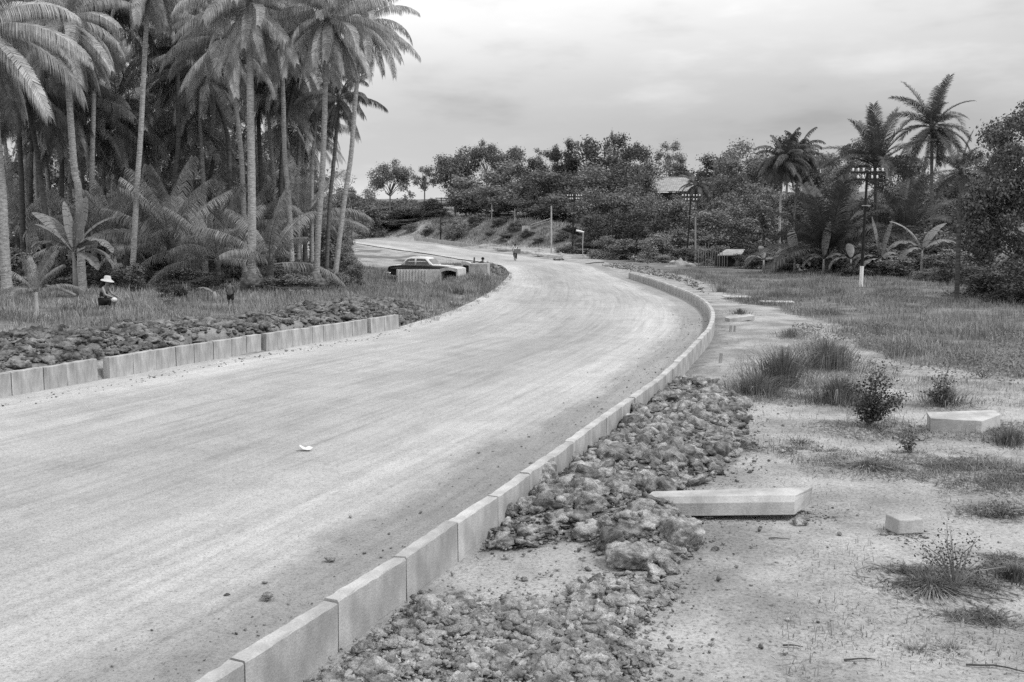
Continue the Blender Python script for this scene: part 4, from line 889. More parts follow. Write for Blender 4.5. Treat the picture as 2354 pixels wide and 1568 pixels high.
for i, (px, py_, wd, hh) in enumerate(sorted([(985,540,38,22),(1030,528,44,26),(1062,545,40,18),(1095,518,50,26),(1130,540,34,16),(1160,552,40,20),(1185,528,46,24),(1215,545,40,20),(1240,560,34,16),(1290,552,44,28),(1325,566,48,30),(1310,540,50,30),(945,532,44,22),(900,530,40,18),(1045,562,26,10),(1150,520,44,26)])):
    g = march(px, py_); s_ = FW/g[1]; root = thing('shrub', 'low shrub growing on the grassy cut bank, %s from the left on the bank' % ordw(i+1), 'shrub', g, 0, 'shrubs on the grassy cut bank')
    obj('crown', TREEK[(7, 8, 10)[i % 3]][0], root, (0, 0, -.15), (0, 0, i*1.3), (wd/s_, wd/s_, hh/s_))
# undergrowth and trees behind the grove
GB = [(30,470,150,84,0),(120,440,160,90,0),(220,430,160,92,1),(310,420,150,88,0),(400,380,170,96,1),(490,400,160,90,0),(580,360,150,96,6),(660,400,130,92,6),(740,440,110,86,3),(70,300,180,104,6),(200,300,180,104,1),(350,250,180,106,6),(480,230,180,108,0),(610,300,150,104,6),(540,320,150,94,0),(270,320,160,100,6),(0,380,150,94,0)]
for i, (px, top, wd, Y, k) in enumerate(sorted(GB)): tree(k, px, top, wd*1.25, Y, 'dark leafy tree behind the palm grove, %s from the left' % ordw(i+1), 'trees behind the palm grove')
UB = [(30,560,90,52,7),(110,575,110,50,10),(230,590,120,50,10),(300,600,80,47,7),(350,605,110,52,10),(430,610,100,50,7),(480,620,80,47,10),(640,600,90,50,7),(690,600,80,54,10),(770,560,90,66,7),(800,580,60,62,8),(730,575,80,62,10),(560,590,100,58,10),(20,620,90,44,7),(820,600,40,56,7),(395,640,70,42,10),(60,500,110,64,10),(180,500,120,66,10),(330,520,120,66,10),(480,520,140,70,10),(620,500,130,76,10),(760,510,90,84,7),(670,560,80,58,10),(790,540,60,80,8),(655,628,90,46,7),(680,625,70,45,7),(770,612,50,52,8)]
for i, (px, top, wd, Y, k) in enumerate(sorted(UB)): tree(k, px, top, wd*1.15, Y, 'shrub under the palm grove, %s from the left of the undergrowth' % ordw(i+1), 'undergrowth of the palm grove', cat='shrub', name='shrub')
# the big tree at the right edge (its own, finer crown)
def big_tree():
    x, Y, _ = py_at(2400, 600, 47); g = T(x, Y); root = thing('broadleaf_tree', 'big dark tree filling the right edge of the picture', 'tree', (x, Y, g))
    s = FW/Y; C_, R_ = [], []; r = np.random.default_rng(77)
    cand = [(2340,280),(2310,310),(2370,300),(2330,350),(2400,330),(2300,360),(2360,400),(2290,420),(2410,420),(2260,455),(2330,460),(2240,500),(2300,510),(2380,500),(2270,560),(2340,560),(2420,560),(2300,430),(2450,350),(2480,450),(2500,300),(2430,270),(2380,250),(2470,560),(2230,470),(2350,620),(2250,540)]
    for a, b in cand:
        for dy in (-1.1, .9):
            p = py_at(a + r.uniform(-12, 12), b + r.uniform(-10, 10), Y+dy); C_.append((p[0]-x, p[1]-Y+r.uniform(-.6, .6), p[2]-g)); R_.append(r.uniform(.45, .85))
    V, F = leaf_cloud(C_, R_, 36000, .17, 78, .85, .45); obj('crown', mesh_np('crown', V, F, M_LEAFD), root)
    mb = MB(); mb.tube([(0,0,-.1),(-.1,.1,1.5),(-.05,0,3),(.2,0,5)], [.22,.17,.13,.07], 9)
    for p in C_[::2]:
        p = np.array(p); st = np.array([-.1, 0, min(4.2, max(1.4, p[2]*.55))]); mb.tube([st, (st+p)/2+r.normal(size=3)*.15, p], [.07, .045, .015], 6, False)
    mb.obj('trunk', M_TRUNKD, root, True)
big_tree()
def bare_tree(px, top, base, Y, label, seed, spread=.5, leaves=0):
    x, Y, zt_ = py_at(px, top, Y); g = T(x, Y); Hh = zt_-g; root = thing('bare_tree', label, 'tree', (x, Y, g)); r = np.random.default_rng(seed); mb = MB(); tips = []
    def br(p, d, l_, rad, dep):
        pts = [p]; q = p.copy()
        for _ in range(4): d = d + r.normal(size=3)*.18; d /= np.linalg.norm(d); q = q + d*l_/4; pts.append(q.copy())
        mb.tube(pts, [rad*(1-.13*i) for i in range(5)], 5, False); tips.append(q)
        if dep:
            for _ in range(3):
                dd = d + r.normal(size=3)*spread*np.array([1, .7, .5]); dd[2] = abs(dd[2])*.8+.1; dd /= np.linalg.norm(dd); br(q.copy(), dd, l_*.62, rad*.55, dep-1)
    br(np.array([0., 0, -.1]), np.array([.05, 0, 1.]), Hh*.42, .13, 4)
    mb.obj('branches', M_BARK, root, True)
    if leaves:
        V, F = leaf_cloud(tips, [.5]*len(tips), leaves, .26, seed, .8, .3); obj('leaves', mesh_np('leaves', V, F, M_LEAFL), root)
bare_tree(795, 345, 560, 92, 'half bare tree with twisting branches right of the outermost palm', 12, .6, 1500)
bare_tree(735, 380, 560, 96, 'sparse twiggy tree seen between the last trunks of the grove', 15, .5, 1800)
bare_tree(1490, 560, 640, 96, 'slender sapling with pale stem in the thicket left of the second nearest telegraph pole', 19, .3, 300)

# ---------------------------------------------------------------- bamboo screen, posts, fences
def row_sticks(): 
    for i in range(13):
        px = 1606 + i*5.4; x, Y, z = py_at(px, 560 + abs(i-4)*3 + random.uniform(-6, 6), 86); g = T(x, Y)
        tag(MB().tube([(0,0,-.05),(.03*random.uniform(-1,1),0,(z-g)*.5),(.05*random.uniform(-1,1),0,z-g)], .028, 6).obj('bamboo_pole', M_BARK, loc=(x, Y, g)), 'upright bamboo pole beside the open hut, %s from the left of the screen' % ordw(i+1), 'pole', 'bamboo poles of the screen')
row_sticks()
def post(px, top, base, Y, rad, mtl, label, cat='post', lean=0):
    x, Y, z = py_at(px, top, Y); g = T(x, Y); xb = py_at(px-lean, base, Y)[0]
    tag(MB().tube([(xb-x, 0, -.1), ((xb-x)/2, 0, (z-g)/2), (0, 0, z-g)], [rad, rad*.95, rad*.85], 8).obj('post', mtl, loc=(x, Y, g)), label, cat)
post(1267,473,561,122,.10,M_CONC,'light concrete post standing alone left of the middle telegraph pole')
post(1247,500,535,150,.10,M_DARKW,'dark gate post on the bank beside the white board')
post(1465,526,602,104,.11,M_DARKW,'dark wooden post in the thicket right of the lamp post', lean=4)
post(1598,500,605,96,.09,M_WOOD,'thin pale post just right of the second nearest telegraph pole')
post(2206,455,694,46,.12,M_TRUNKD,'rough dark leaning post in the grass by the right-hand thicket', lean=8)
post(1130,470,520,160,.07,M_WOOD,'thin pale post on the bank above the far kerb')
post(1183,480,533,150,.05,M_WOOD,'thin pale post left of the white board on the bank')
def boardfence():
    x0, Y, z0 = py_at(1209, 525, 148); g = T(x0, Y)
    root = thing('board_sign', 'blank pale board on the bank next to the gate post', 'board', (x0, Y, g)); h_ = max(z0-g+.4, .9)
    MB().box((0,0,h_-.38), (1.25,.05,.75)).obj('board', M_CONCL, root); 
    for k in (-.5, .5): MB().box((k,.05,h_/2-.1), (.07,.05,h_+.1)).obj('leg', M_WOOD, root)
    xa, _, za = py_at(1220, 528, 148); xb = py_at(1264, 520, 148)[0]; ga = T(xa, 148); gb = T(xb, 148); W_ = xb-xa
    root = thing('rail_fence', 'low rail fence between the blank board and the light concrete post', 'fence', (xa, 148, ga))
    for k in (.25, .6): MB().tube([(0,0,k+.15),(W_,0,k+gb-ga+.15)], .05, 6).obj('rail', M_WOOD, root)
    for k in range(4): MB().box((W_*k/3, .06, .4+(gb-ga)*k/3), (.07,.07,.95)).obj('fence_post', M_WOOD, root)
boardfence()
def tpole(bx, by, tx, ty, Y, label, painted, hk=1.0):
    xt, Y, zt_ = py_at(tx, ty, Y); xb = py_at(bx, by, Y)[0]; g = T(xb, Y); Hp = zt_-g; dx = xt-xb; root = thing('telegraph_pole', label, 'telegraph pole', (xb, Y, g), 0, 'telegraph poles')
    MB().tube([(0,0,-.1),(dx*.5,0,Hp*.5),(dx,0,Hp)], [.105,.085,.065], 10).obj('pole', M_DARKW, root)
    if painted: MB().tube([(0,0,0),(dx*.18,0,Hp*.18)], [.112,.107], 10, False).obj('painted_base', M_WHITE, root)
    for z, w_, n in ((-.12, 1.95, 6), (-.52*hk, 1.6, 4)):
        MB().box((dx*1.0, -.10, Hp+z), (w_, .08, .10)).obj('crossarm', M_DARKW, root)
        offs = [-.85,-.55,-.25,.25,.55,.85] if n == 6 else [-.55,-.25,.25,.55]
        for q in offs:
            mb = MB().tube([(0,0,0),(0,0,.06),(0,0,.10),(0,0,.17),(0,0,.20)], [.03,.06,.045,.055,.02], 8); mb.obj('insulator', M_PORC, root, True, loc=(dx+q, -.10, Hp+z+.05))
    MB().box((dx*.72, -.12, Hp*.70), (.5, .05, .05)).obj('step_bracket', M_WOOD, root)
tpole(1978,662,1993,392,58,'nearest telegraph pole, black with a white painted foot, in the right-hand grass',True)
tpole(1577,608,1588,450,100,'second nearest telegraph pole with white foot beside the sand heap',True)
tpole(1315,572,1320,450,127,'middle telegraph pole standing left of the street lamp',False)
tpole(1012,545,1014,454,168,'telegraph pole on the grassy bank above the far kerb',False)
tpole(820,541,820,467,205,'farthest telegraph pole, seen left of the isolated dark tree',False)
x, Y, z = py_at(1340, 534, 112); g = T(x, Y); root = thing('street_lamp', 'small street lamp with a horizontal white tube head on a thin post', 'street lamp', (x, Y, g))
MB().tube([(0,0,-.05),(-.05,0,(z-g)*.5),(0,0,z-g)], .05, 8).obj('post', M_WOOD, root)
MB().tube([(.1,0,z-g),(-.3,0,z-g+.09),(-.78,-.05,z-g+.2)], [.06,.11,.10], 8).obj('lamp_head', M_WHITE, root)
# hut and the big roof up the slope
def hut():
    x, Y, _ = py_at(1672, 610, 88); g = T(x, Y); s = FW/Y; root = thing('open_hut', 'small open hut with a pale sloping sheet roof in front of dark trees', 'hut', (x, Y, g))
    def q(px, py_, dy=0): p = py_at(px, py_, Y+dy); return (p[0]-x, p[1]-Y, p[2]-g)
    A, B, C_, D_ = q(1647,587,-.6), q(1703,586,-.6), q(1712,573,1.2), q(1669,573,1.2)
    V = [A, B, C_, D_] + [(a, b, c-.05) for a, b, c in (A, B, C_, D_)]
    MB().add(V, [(0,1,2,3),(7,6,5,4),(0,4,5,1),(1,5,6,2),(2,6,7,3),(3,7,4,0)]).obj('roof', M_ROOFS, root)
    for (a, b, c) in (A, B, C_, D_): MB().box((a*.9, b*.9, (c-.08)/2), (.09,.09,c-.08)).obj('post', M_WOODD, root)
    MB().box(((A[0]+B[0])/2, 1.0, A[2]*.45), (1.9,.06,A[2]*.88)).obj('back_wall', M_WALLD, root)
hut()
def roofhouse():
    Y = 196; x, _, zt_ = py_at(1556, 406, Y); g = T(x, Y); root = thing('long_house', 'house with a wide pale corrugated roof half hidden by trees on the slope', 'house', (x, Y, g)); s = FW/Y
    Wd = 128/s; z1 = zt_-g; n = 60; V = []; F = []
    for i in range(n+1):
        xx = -Wd/2 + Wd*i/n; zz = .06*(i % 2)
        V += [(xx, 3, z1+zz), (xx, -3.4, z1-3.0+zz), (xx, 9, z1-2.6+zz)]
    for i in range(n): F += [(3*i, 3*i+3, 3*i+4, 3*i+1), (3*i, 3*i+2, 3*i+5, 3*i+3)]
    o = MB().add(V, F).obj('roof', M_ROOFS, root); sm = o.modifiers.new('thick', 'SOLIDIFY'); sm.thickness = .04
    MB().box((0, 3, (z1-3.2)/2), (Wd-1, 10.6, z1-3.2)).obj('wall', M_WALLD, root); MB().box((0, 3, z1+.08), (Wd, .4, .1)).obj('ridge_cap', M_ROOFS, root)
roofhouse()

# ---------------------------------------------------------------- grass and weeds
def blades(p, h, wd, seed, lean=.35, flat=0.0):
    """p (n,3) roots, h (n) heights: curved two-segment blades"""
    r = np.random.default_rng(seed); n = len(p); a = r.uniform(0, 2*pi, n); d = np.stack([np.cos(a), np.sin(a), np.zeros(n)], 1); b = a + pi/2 + r.normal(size=n)*.4
    s = np.stack([np.cos(b), np.sin(b), np.zeros(n)], 1)*wd/2; ln = (np.abs(r.normal(size=n))*lean + flat)[:, None]; hh = h[:, None]; up = np.array([0, 0, 1.])
    k = np.clip(1 - ln*.35, .12, 1); p1 = p + d*ln*hh*.4 + up*hh*.55*k; p2 = p1 + d*(ln*1.1+.1)*hh*.55 + up*hh*.42*np.clip(1-ln*.9, -.55, 1)
    p2[:, 2] = np.maximum(p2[:, 2], p[:, 2]+.005)
    V = np.stack([p-s, p+s, p1+s*.75, p1-s*.75, p2+s*.12, p2-s*.12], 1).reshape(-1, 3); i = (np.arange(n)*6)[:, None]
    F = np.concatenate([i+np.array([0,1,2,3]), i+np.array([3,2,4,5])], 0); return V, F
def field(name, poly_fn, n, box, hlo, hhi, wd, mtl, label, seed, cluster=.8, lean=.35, power=1.5):
    r = np.random.default_rng(seed); out = []
    tot = 0
    while tot < n:
        m_ = n*2; y = box[2] + (box[3]-box[2])*r.uniform(size=m_)**power; x = r.uniform(box[0], box[1], m_); ok = (np.abs(x) < .56*y+2)
        x, y = x[ok], y[ok]; ok = poly_fn(x, y, r); q = np.c_[x[ok], y[ok]]; out.append(q); tot += len(q)
        if len(q) == 0: break
    q = np.concatenate(out)[:n]; z = terrain(q[:, 0], q[:, 1]); c = fbm(q[:, 0], q[:, 1], 1.3, seed, 3); h = r.uniform(hlo, hhi, len(q))*(.15 + 1.7*c**1.3)
    V, F = blades(np.c_[q, z-.02], h, wd, seed+1, lean); return tag(obj(name, mesh_np(name, V, F, mtl)), label, 'grass', kind='stuff')
def f_right(x, y, r):
    s = sdf(x, y, GRASS_R) + 2.2*(fbm(x, y, 2.0, 21)-.5); return r.uniform(size=len(x)) < np.clip(.02 + s/1.2, 0, 1)*(.08+.92*sst(.40, .60, fbm(x, y, 2.1, 63, 4)))
def f_left(x, y, r):
    s = sdf(x, y, LEFT_POLY); rb = sdf(x, y, RUB_L); bare = (y > 80) & (fbm(x, y*.45, 4.5, 23) > .41); return (s > .25) & (rb < .15) & ~bare & (r.uniform(size=len(x)) < .3+.7*sst(.35, .6, fbm(x, y, 1.6, 61, 3)))
def f_bank(x, y, r):
    d_ = sdf(x, y, HILL_POLY); return (d_ > .3) & (d_ < 16) & (x < 22) & ~((x < -16) & (d_ < 8) & (r.uniform(size=len(x)) < .7))
field('grass', f_right, 85000, (3, 42, 17, 78), .16, .42, .022, M_GRASS, 'short rough grass covering the field right of the road', 501)
field('grass', f_left, 90000, (-40, 2, 24, 100), .16, .44, .024, M_GRASS, 'grass between the rubble bank, the palms and the parked car', 502)
field('grass', f_bank, 26000, (-60, 24, 125, 230), .25, .6, .10, M_GRASS, 'rough grass on the bank of the far hillside', 503, power=1)
def f_mound(x, y, r): return (((x-MND[0])/1.5)**2 + ((y-MND[1])/6)**2 < 1.3) & (sdf(x, y, LEFT_POLY) > -.05)
field('grass', f_mound, 9000, (-5.5, .5, 48, 64), .3, .6, .03, M_GRASS, 'taller grass on the hump between the parked car and the road', 504, power=1)
def f_edge(x, y, r): 
    dd = sdf(x, y, LEFT_POLY); return (dd > -.35+.5*(fbm(x, y, .8, 66)-.5)) & (dd < .8) & (y > 33)
field('grass', f_edge, 9000, (-12, 0, 33, 78), .1, .28, .02, M_GRASS, 'grass fringe along the left road edge beyond the kerbstones', 506, power=1)
def f_sparse(x, y, r):
    t_ = fbm(x, y, 1.1, 71, 3); return (r.uniform(size=len(x)) < sst(.50, .72, t_)) & (x > .12*y+1.2) & (sdf(x, y, RUB_A) < 0) & (sdf(x, y, RUB_B) < 0) & (sdf(x, y, GRASS_R) < .5) & (sdf(x, y, ROAD_POLY) < -.5)
field('dry_grass', f_sparse, 9000, (1.5, 22, 7.2, 40), .04, .12, .009, M_DRY, 'thin dry wisps scattered over the sandy verge', 505, lean=1.2, power=1.7)
WEED = P2([(1690,880),(1740,800),(1850,770),(2000,850),(2400,900),(2500,1200),(2353,1240),(2150,1110),(1900,1085),(1700,970)])
def f_weed(x, y, r): return (sdf(x, y, WEED) > -.3) & (r.uniform(size=len(x)) < .10 + sst(.42, .60, fbm(x, y, 1.4, 91, 4)))
field('weeds', f_weed, 17000, (3, 16, 11.5, 34), .05, .20, .010, M_GRASS, 'thin weeds scattered between the big tufts and the angular buried kerbstone', 507, lean=.9, power=1.2)
# creeping litter patches on the verge
def litter(cx, cy_, rx, ry, n, seed):
    q = pz(cx, cy_); s_ = (cy_-HZ)/H; r = np.random.default_rng(seed); p = r.normal(size=(n, 2))*np.array([rx/s_*.5, rx/s_*ry]); p += np.array(q[:2]); 
    t_ = fbm(p[:, 0], p[:, 1], .35, seed, 3); p = p[t_ > .42]; z = terrain(p[:, 0], p[:, 1]); return np.c_[p, z]
LP = [litter(*a) for a in [(2240,1083,170,.6,7000,1),(2000,1062,120,.5,3000,2),(2150,1340,120,.35,3200,3),(2320,1300,60,.5,1500,4),(2330,1000,60,.7,1600,5),(1780,905,70,.9,1600,6),(2290,1170,70,.35,1300,7),(1700,1020,50,.7,800,8),(2230,1420,110,.3,700,9),(1850,1030,80,.3,700,10),(2060,985,90,.5,1500,11)]]
pp = np.concatenate(LP); V, F = blades(pp, np.random.default_rng(4).uniform(.03, .11, len(pp)), .009, 44, .9, .9)
tag(obj('creeping_weeds', mesh_np('creeping_weeds', V, F, mat('dark_litter', .05, .16, 2, 4, .9, coord='World', island=.5))), 'dark creeping weeds and fallen stalks matted on the pale verge', 'weeds', kind='stuff')
V2, F2 = leaf_cloud([(0,0,0)], [1], 10, .01, 1)
def leaves_at(P3, leaf, seed):
    r = np.random.default_rng(seed); n = len(P3); nn = r.normal(size=(n, 3))*.6 + np.array([0, 0, 1]); nn /= np.linalg.norm(nn, axis=1)[:, None]; u = np.cross(nn, r.normal(size=(n, 3))); u /= np.linalg.norm(u, axis=1)[:, None]; v = np.cross(nn, u); s = leaf*r.uniform(.5, 1.2, n)[:, None]
    return np.stack([P3-u*s*.5, P3-v*s*.33, P3+u*s*.55, P3+v*s*.33], 1).reshape(-1, 3), np.arange(n*4).reshape(n, 4)
def f_vine(x, y, r): 
    s = sdf(x, y, GRASS_R); return (s < 2.2) & (s > -1.2) & (y < 34) & (r.uniform(size=len(x)) < sst(.4, .6, fbm(x, y, .8, 81, 3)))
def vines():
    r = np.random.default_rng(9); x = r.uniform(6, 20, 60000); y = r.uniform(16, 34, 60000); k = f_vine(x, y, r) & (x < .56*y+2); x, y = x[k][:9000], y[k][:9000]
    P3 = np.c_[x, y, terrain(x, y) + r.uniform(.02, .22, len(x))]; V, F = leaves_at(P3, .075, 5)
    tag(obj('ground_vine', mesh_np('ground_vine', V, F, M_LEAFL)), 'leafy vines creeping along the front edge of the right-hand grass', 'vine', kind='stuff')
vines()
def tuft(px, py_, wpx, hpx, n, label, seed, mtl=M_TUFT, lean=.55, wd=.013):
    g = gp(px, py_); s = (py_-HZ)/(H-g[2]); flat_ = 'flat' in label or 'dry' in label or 'matted' in label; W_, h_ = wpx/s/2*(1.15 if flat_ else 1.25), hpx/s*(.75 if flat_ else 1.25); n = int(n*.8); r = np.random.default_rng(seed); a = r.uniform(0, 2*pi, n); q = np.abs(r.normal(size=n))*W_*.52*(1+.35*np.sin(a*3+seed))
    p = np.c_[q*np.cos(a), q*np.sin(a)]; zz = terrain(p[:, 0]+g[0], p[:, 1]+g[1]) - g[2]; V, F = blades(np.c_[p, zz-.01], h_*np.clip(r.lognormal(-.55, .38, n), .2, 1.35)*np.clip(1-.4*q/W_, .25, 1), wd, seed, lean*1.3)
    tag(obj('grass_tuft', mesh_np('grass_tuft', V, F, mtl), None, g), label, 'grass tuft', 'grass tufts on the verge')
for i, a in enumerate([(1797,885,140,135,1300,'tall spiky grass tuft nearest the rubble heap, left of the other big tufts'),(1896,845,180,100,1700,'wide bushy grass tuft up and right of the tall spiky one'),(1925,925,150,95,1200,'grass tuft touching the left side of the dark leafy shrub'),
      (1740,905,120,70,1000,'low grass clump at the end of the rubble heap'),(1815,775,60,35,500,'small dark tuft on the sand between the big tufts and the slabs'),(1834,717,75,30,600,'dark tuft just right of the flat slabs'),(1745,693,55,32,500,'tuft between the two flat slabs'),(1700,722,50,22,400,'little tuft behind the tilted kerbstone'),
      (1655,672,60,22,400,'tuft close behind the far part of the curved kerb'),(1800,672,70,22,400,'faint dark tuft in the grass beyond the flat slabs'),(1990,1070,170,45,1300,'sprawling dry grass tuft, stalks fanned flat, below the leafy shrub'),(1840,1018,90,22,350,'thin flat tuft on the bare sand left of the sprawling one'),
      (2170,925,110,60,700,'pale wispy tuft behind the second leafy shrub'),(2140,1345,150,55,1400,'dark matted tuft at the lower right, left of the twiggy plant'),(2110,1495,150,40,260,'dry radiating stalks near the bottom right corner'),(2185,1490,120,40,220,'second bunch of dry stalks right of the radiating ones'),
      (2330,1330,90,50,500,'tuft at the right edge beside the twiggy plant'),(2320,1020,90,55,600,'weedy tuft on the right of the angular buried kerbstone'),(1640,905,60,30,300,'thin grass growing out of the top of the rubble heap')]):
    tuft(*a, 600+i, M_DRY if ('dry' in a[5] or 'pale' in a[5]) else M_TUFT, .8 if ('flat' in a[5] or 'dry' in a[5] or 'matted' in a[5]) else .42)
def shrub(px, py_, wpx, hpx, n, leaf, label, seed, mtl=M_LEAF, nst=14, low=.15):
    g = gp(px, py_); s = (py_-HZ)/(H-g[2]); W_, h_ = wpx/s/2, hpx/s; r = np.random.default_rng(seed); root = thing('leafy_shrub', label, 'shrub', g); mb = MB(); P3 = []
    for k in range(nst):
        a = r.uniform(0, 2*pi); q = r.uniform(.15, 1)*W_; e = np.array([cos(a)*q, sin(a)*q*.7, h_*r.uniform(.45, 1)*(1-.5*q/W_)+.02]); m_ = e*np.array([.45, .45, .6]) + r.normal(size=3)*.02
        mb.tube([(0,0,-.02), m_, e], [.009, .006, .003], 5, False)
        for _ in range(n//nst):
            t_ = r.uniform(low, 1.02); b = (1-t_)**2*0 + 2*t_*(1-t_)*m_ + t_*t_*e; P3.append(b + r.normal(size=3)*np.array([.05, .05, .035])*(W_/.5+.3))
    mb.obj('stems', M_BARK, root); V, F = leaves_at(np.array(P3), leaf, seed); obj('leaves', mesh_np('leaves', V, F, mtl), root)
shrub(1995,978,170,165,2600,.060,'dark leafy shrub left of the angular buried kerbstone',701,M_LEAFD,20)
shrub(2172,935,110,100,900,.055,'leafy shrub behind the angular buried kerbstone',702,M_LEAFD,12)
shrub(2090,1040,80,75,330,.055,'sparse leafy weed between the dark shrub and the angular buried kerbstone',703,M_LEAF,9)
shrub(2193,1345,240,200,620,.032,'spreading twiggy plant with tiny leaves at the lower right',704,M_LEAFD,16,.35)
shrub(2300,1190,110,45,300,.04,'low weed above the twiggy plant near the right edge',705,M_LEAF,9)
shrub(2260,870,60,40,200,.05,'small weed right of the second leafy shrub',706,M_LEAF,8)
shrub(150,712,70,28,220,.06,'low weed between palm seedling and squatting worker',707,M_LEAFL,9)
shrub(388,700,60,30,300,.07,'weed bush between the digging bar and the standing boy',708,M_LEAFL,10)
def twig(px, py_, ln, rz, label, k):
    g = gp(px, py_); r = np.random.default_rng(k); pts = [(ln*(t-.5), .03*ln*r.normal(), .015+.03*t*(1-t)) for t in np.linspace(0, 1, 6)]
    tag(MB().tube(pts, [.009,.008,.007,.006,.005,.003], 5).obj('twig', M_WOODD, loc=g, rot=(0,0,rz)), label, 'twig', 'fallen twigs on the verge')
for k, (px, py_, ln, rz, lb) in enumerate([(1822,1489,.16,-.2,'short curled dark twig alone at the bottom of the bare sand'),(1790,1241,.22,-.1,'twig lying on the sand below the lying slab'),(2240,1375,.7,-.4,'long thin stalk lying right of the dark matted tuft'),(2130,1010,.6,.7,'dark broken twig leaning below the sparse weed'),(2300,1540,.5,-.3,'twig in the bottom right corner'),(1975,1520,.25,0,'faint twig left of the twig in the bottom right corner')]): twig(px, py_, ln, rz, lb, k)

# ---------------------------------------------------------------- parked car
def loft(rings, mtl, name, parent, closed=True, bevel=0):
    V = [p for r_ in rings for p in r_]; n = len(rings[0]); F = []
    for i in range(len(rings)-1):
        for k in range(n if closed else n-1): F.append((i*n+k, i*n+(k+1) % n, (i+1)*n+(k+1) % n, (i+1)*n+k))
    F.append(tuple(range(n))[::-1]); F.append(tuple(range((len(rings)-1)*n, len(rings)*n)))
    o = MB().add(V, F).obj(name, mtl, parent, True); return o
def car():
    Y = 65.5; x = py_at(975, 640, Y)[0]; root = thing('parked_car', 'black saloon car with cream roof parked on the grass beside the road', 'car', (x, Y, T(x, Y)-.02), R(-17)); root.scale = (1.03,)*3
    st = [(-2.22,.66,.52,.80),(-2.16,.74,.40,.90),(-1.9,.78,.34,.945),(-1.4,.80,.30,.97),(-.9,.81,.28,.98),(0,.82,.28,.975),(.8,.81,.28,.97),(1.3,.80,.30,.95),(1.8,.77,.34,.915),(2.08,.74,.40,.88),(2.18,.66,.50,.80)]
    rings = []
    for X, w_, b, t in st:
        h_ = [(w_*.82, b),(w_*.98, b+.10),(w_, b+.30),(w_*.985, t-.14),(w_*.93, t-.04),(w_*.72, t+.0),(w_*.3, t+.025)]
        rings.append([(X, y, z) for y, z in h_] + [(X, -y, z) for y, z in h_[::-1]])
    loft(rings, M_CARB, 'body', root)
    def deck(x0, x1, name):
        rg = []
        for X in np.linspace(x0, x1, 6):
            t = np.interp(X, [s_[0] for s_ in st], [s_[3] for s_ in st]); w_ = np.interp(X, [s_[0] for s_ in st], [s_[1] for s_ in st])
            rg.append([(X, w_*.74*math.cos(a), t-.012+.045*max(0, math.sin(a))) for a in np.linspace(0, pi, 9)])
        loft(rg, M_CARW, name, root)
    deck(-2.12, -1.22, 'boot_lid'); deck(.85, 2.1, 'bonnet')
    # greenhouse
    cab = [(-1.30,.70,.98),(-1.24,.70,1.10),(-1.12,.68,1.26),(-.95,.63,1.40),(-.70,.58,1.475),(-.2,.57,1.50),(.25,.57,1.485),(.42,.60,1.44),(.62,.65,1.26),(.80,.69,1.08),(.90,.71,.98)]
    rg = []
    for X, w_, t in cab:
        top = t; k = (top-.96)/.54
        rg.append([(X, .74, .955), (X, .74-.05*k, .96+(top-.96)*.5), (X, w_, top-.05*k), (X, w_*.8, top), (X, 0, top+.015*k), (X, -w_*.8, top), (X, -w_, top-.05*k), (X, -.74+.05*k, .96+(top-.96)*.5), (X, -.74, .955)])
    loft(rg, M_CARW, 'roof', root)
    def pane(pts, name):
        c = np.mean(pts, 0); n_ = len(pts); MB().add(pts, [tuple(range(n_))]).obj(name, M_GLASS, root)
    for s_ in (1, -1):
        def yy(z): return s_*(.745 - .115*max(0, (z-.98)/.45) + .006)
        for poly in ([(-1.02,1.01),(-.36,1.01),(-.36,1.38),(-.62,1.39),(-.86,1.34),(-1.0,1.2)], [(-.24,1.01),(.66,1.01),(.52,1.2),(.34,1.37),(-.24,1.385)]):
            o = MB().add([(X, yy(z), z) for X, z in poly], [tuple(range(len(poly)))]).obj('side_window', M_GLASS, root)
        MB().box((0, s_*.822, .74), (3.9, .02, .03)).obj('trim_strip', M_CHROME, root)
        MB().box((-.3, s_*.80, .965), (2.2, .03, .025)).obj('sill_trim', M_CHROME, root)
        for X in (-1.32, 1.32):
            w0 = obj('wheel', None, root, (X, s_*.70, .31)); 
            MB().tube([(0,-.09,0),(0,-.075,0),(0,.075,0),(0,.09,0)], [.27,.32,.32,.27], 22).obj('tyre', M_TYRE, w0, True)
            MB().tube([(0,s_*.05,0),(0,s_*.10,0)], [.18,.15], 18).obj('hubcap', M_CHROME, w0)
        MB().tube([(2.08,s_*.58,.68),(2.19,s_*.58,.68),(2.22,s_*.58,.68)], [.12,.12,.10], 14).obj('headlight', M_CHROME, root)
        MB().ell((2.22,s_*.58,.68), (.03,.09,.09)).obj('headlight_lens', M_PORC, root)
        MB().box((-2.2, s_*.62, .68), (.06,.10,.18)).obj('tail_light', M_TYRE, root, bevel=.02)
        mb = MB().tube([(1.28, s_*.72, .94),(1.30, s_*.76, 1.06)], .008, 5); mb.ell((1.31, s_*.78, 1.10), (.03,.06,.06), 8, 6); mb.obj('wing_mirror', M_CHROME, root)
    MB().add([(.56,-.56,1.37),(.86,-.62,1.03),(.86,.62,1.03),(.56,.56,1.37)], [(0,1,2,3)]).obj('windscreen', M_GLASS, root)
    MB().add([(-1.16,-.54,1.28),(-1.31,-.60,1.02),(-1.31,.60,1.02),(-1.16,.54,1.28)], [(3,2,1,0)]).obj('rear_window', M_GLASS, root)
    mb = MB(); 
    for k in range(5): mb.box((2.20, 0, .52+.06*k), (.03, .86, .02))
    mb.box((2.2, 0, .64), (.02, .9, .34)); mb.obj('grille', M_CHROME, root)
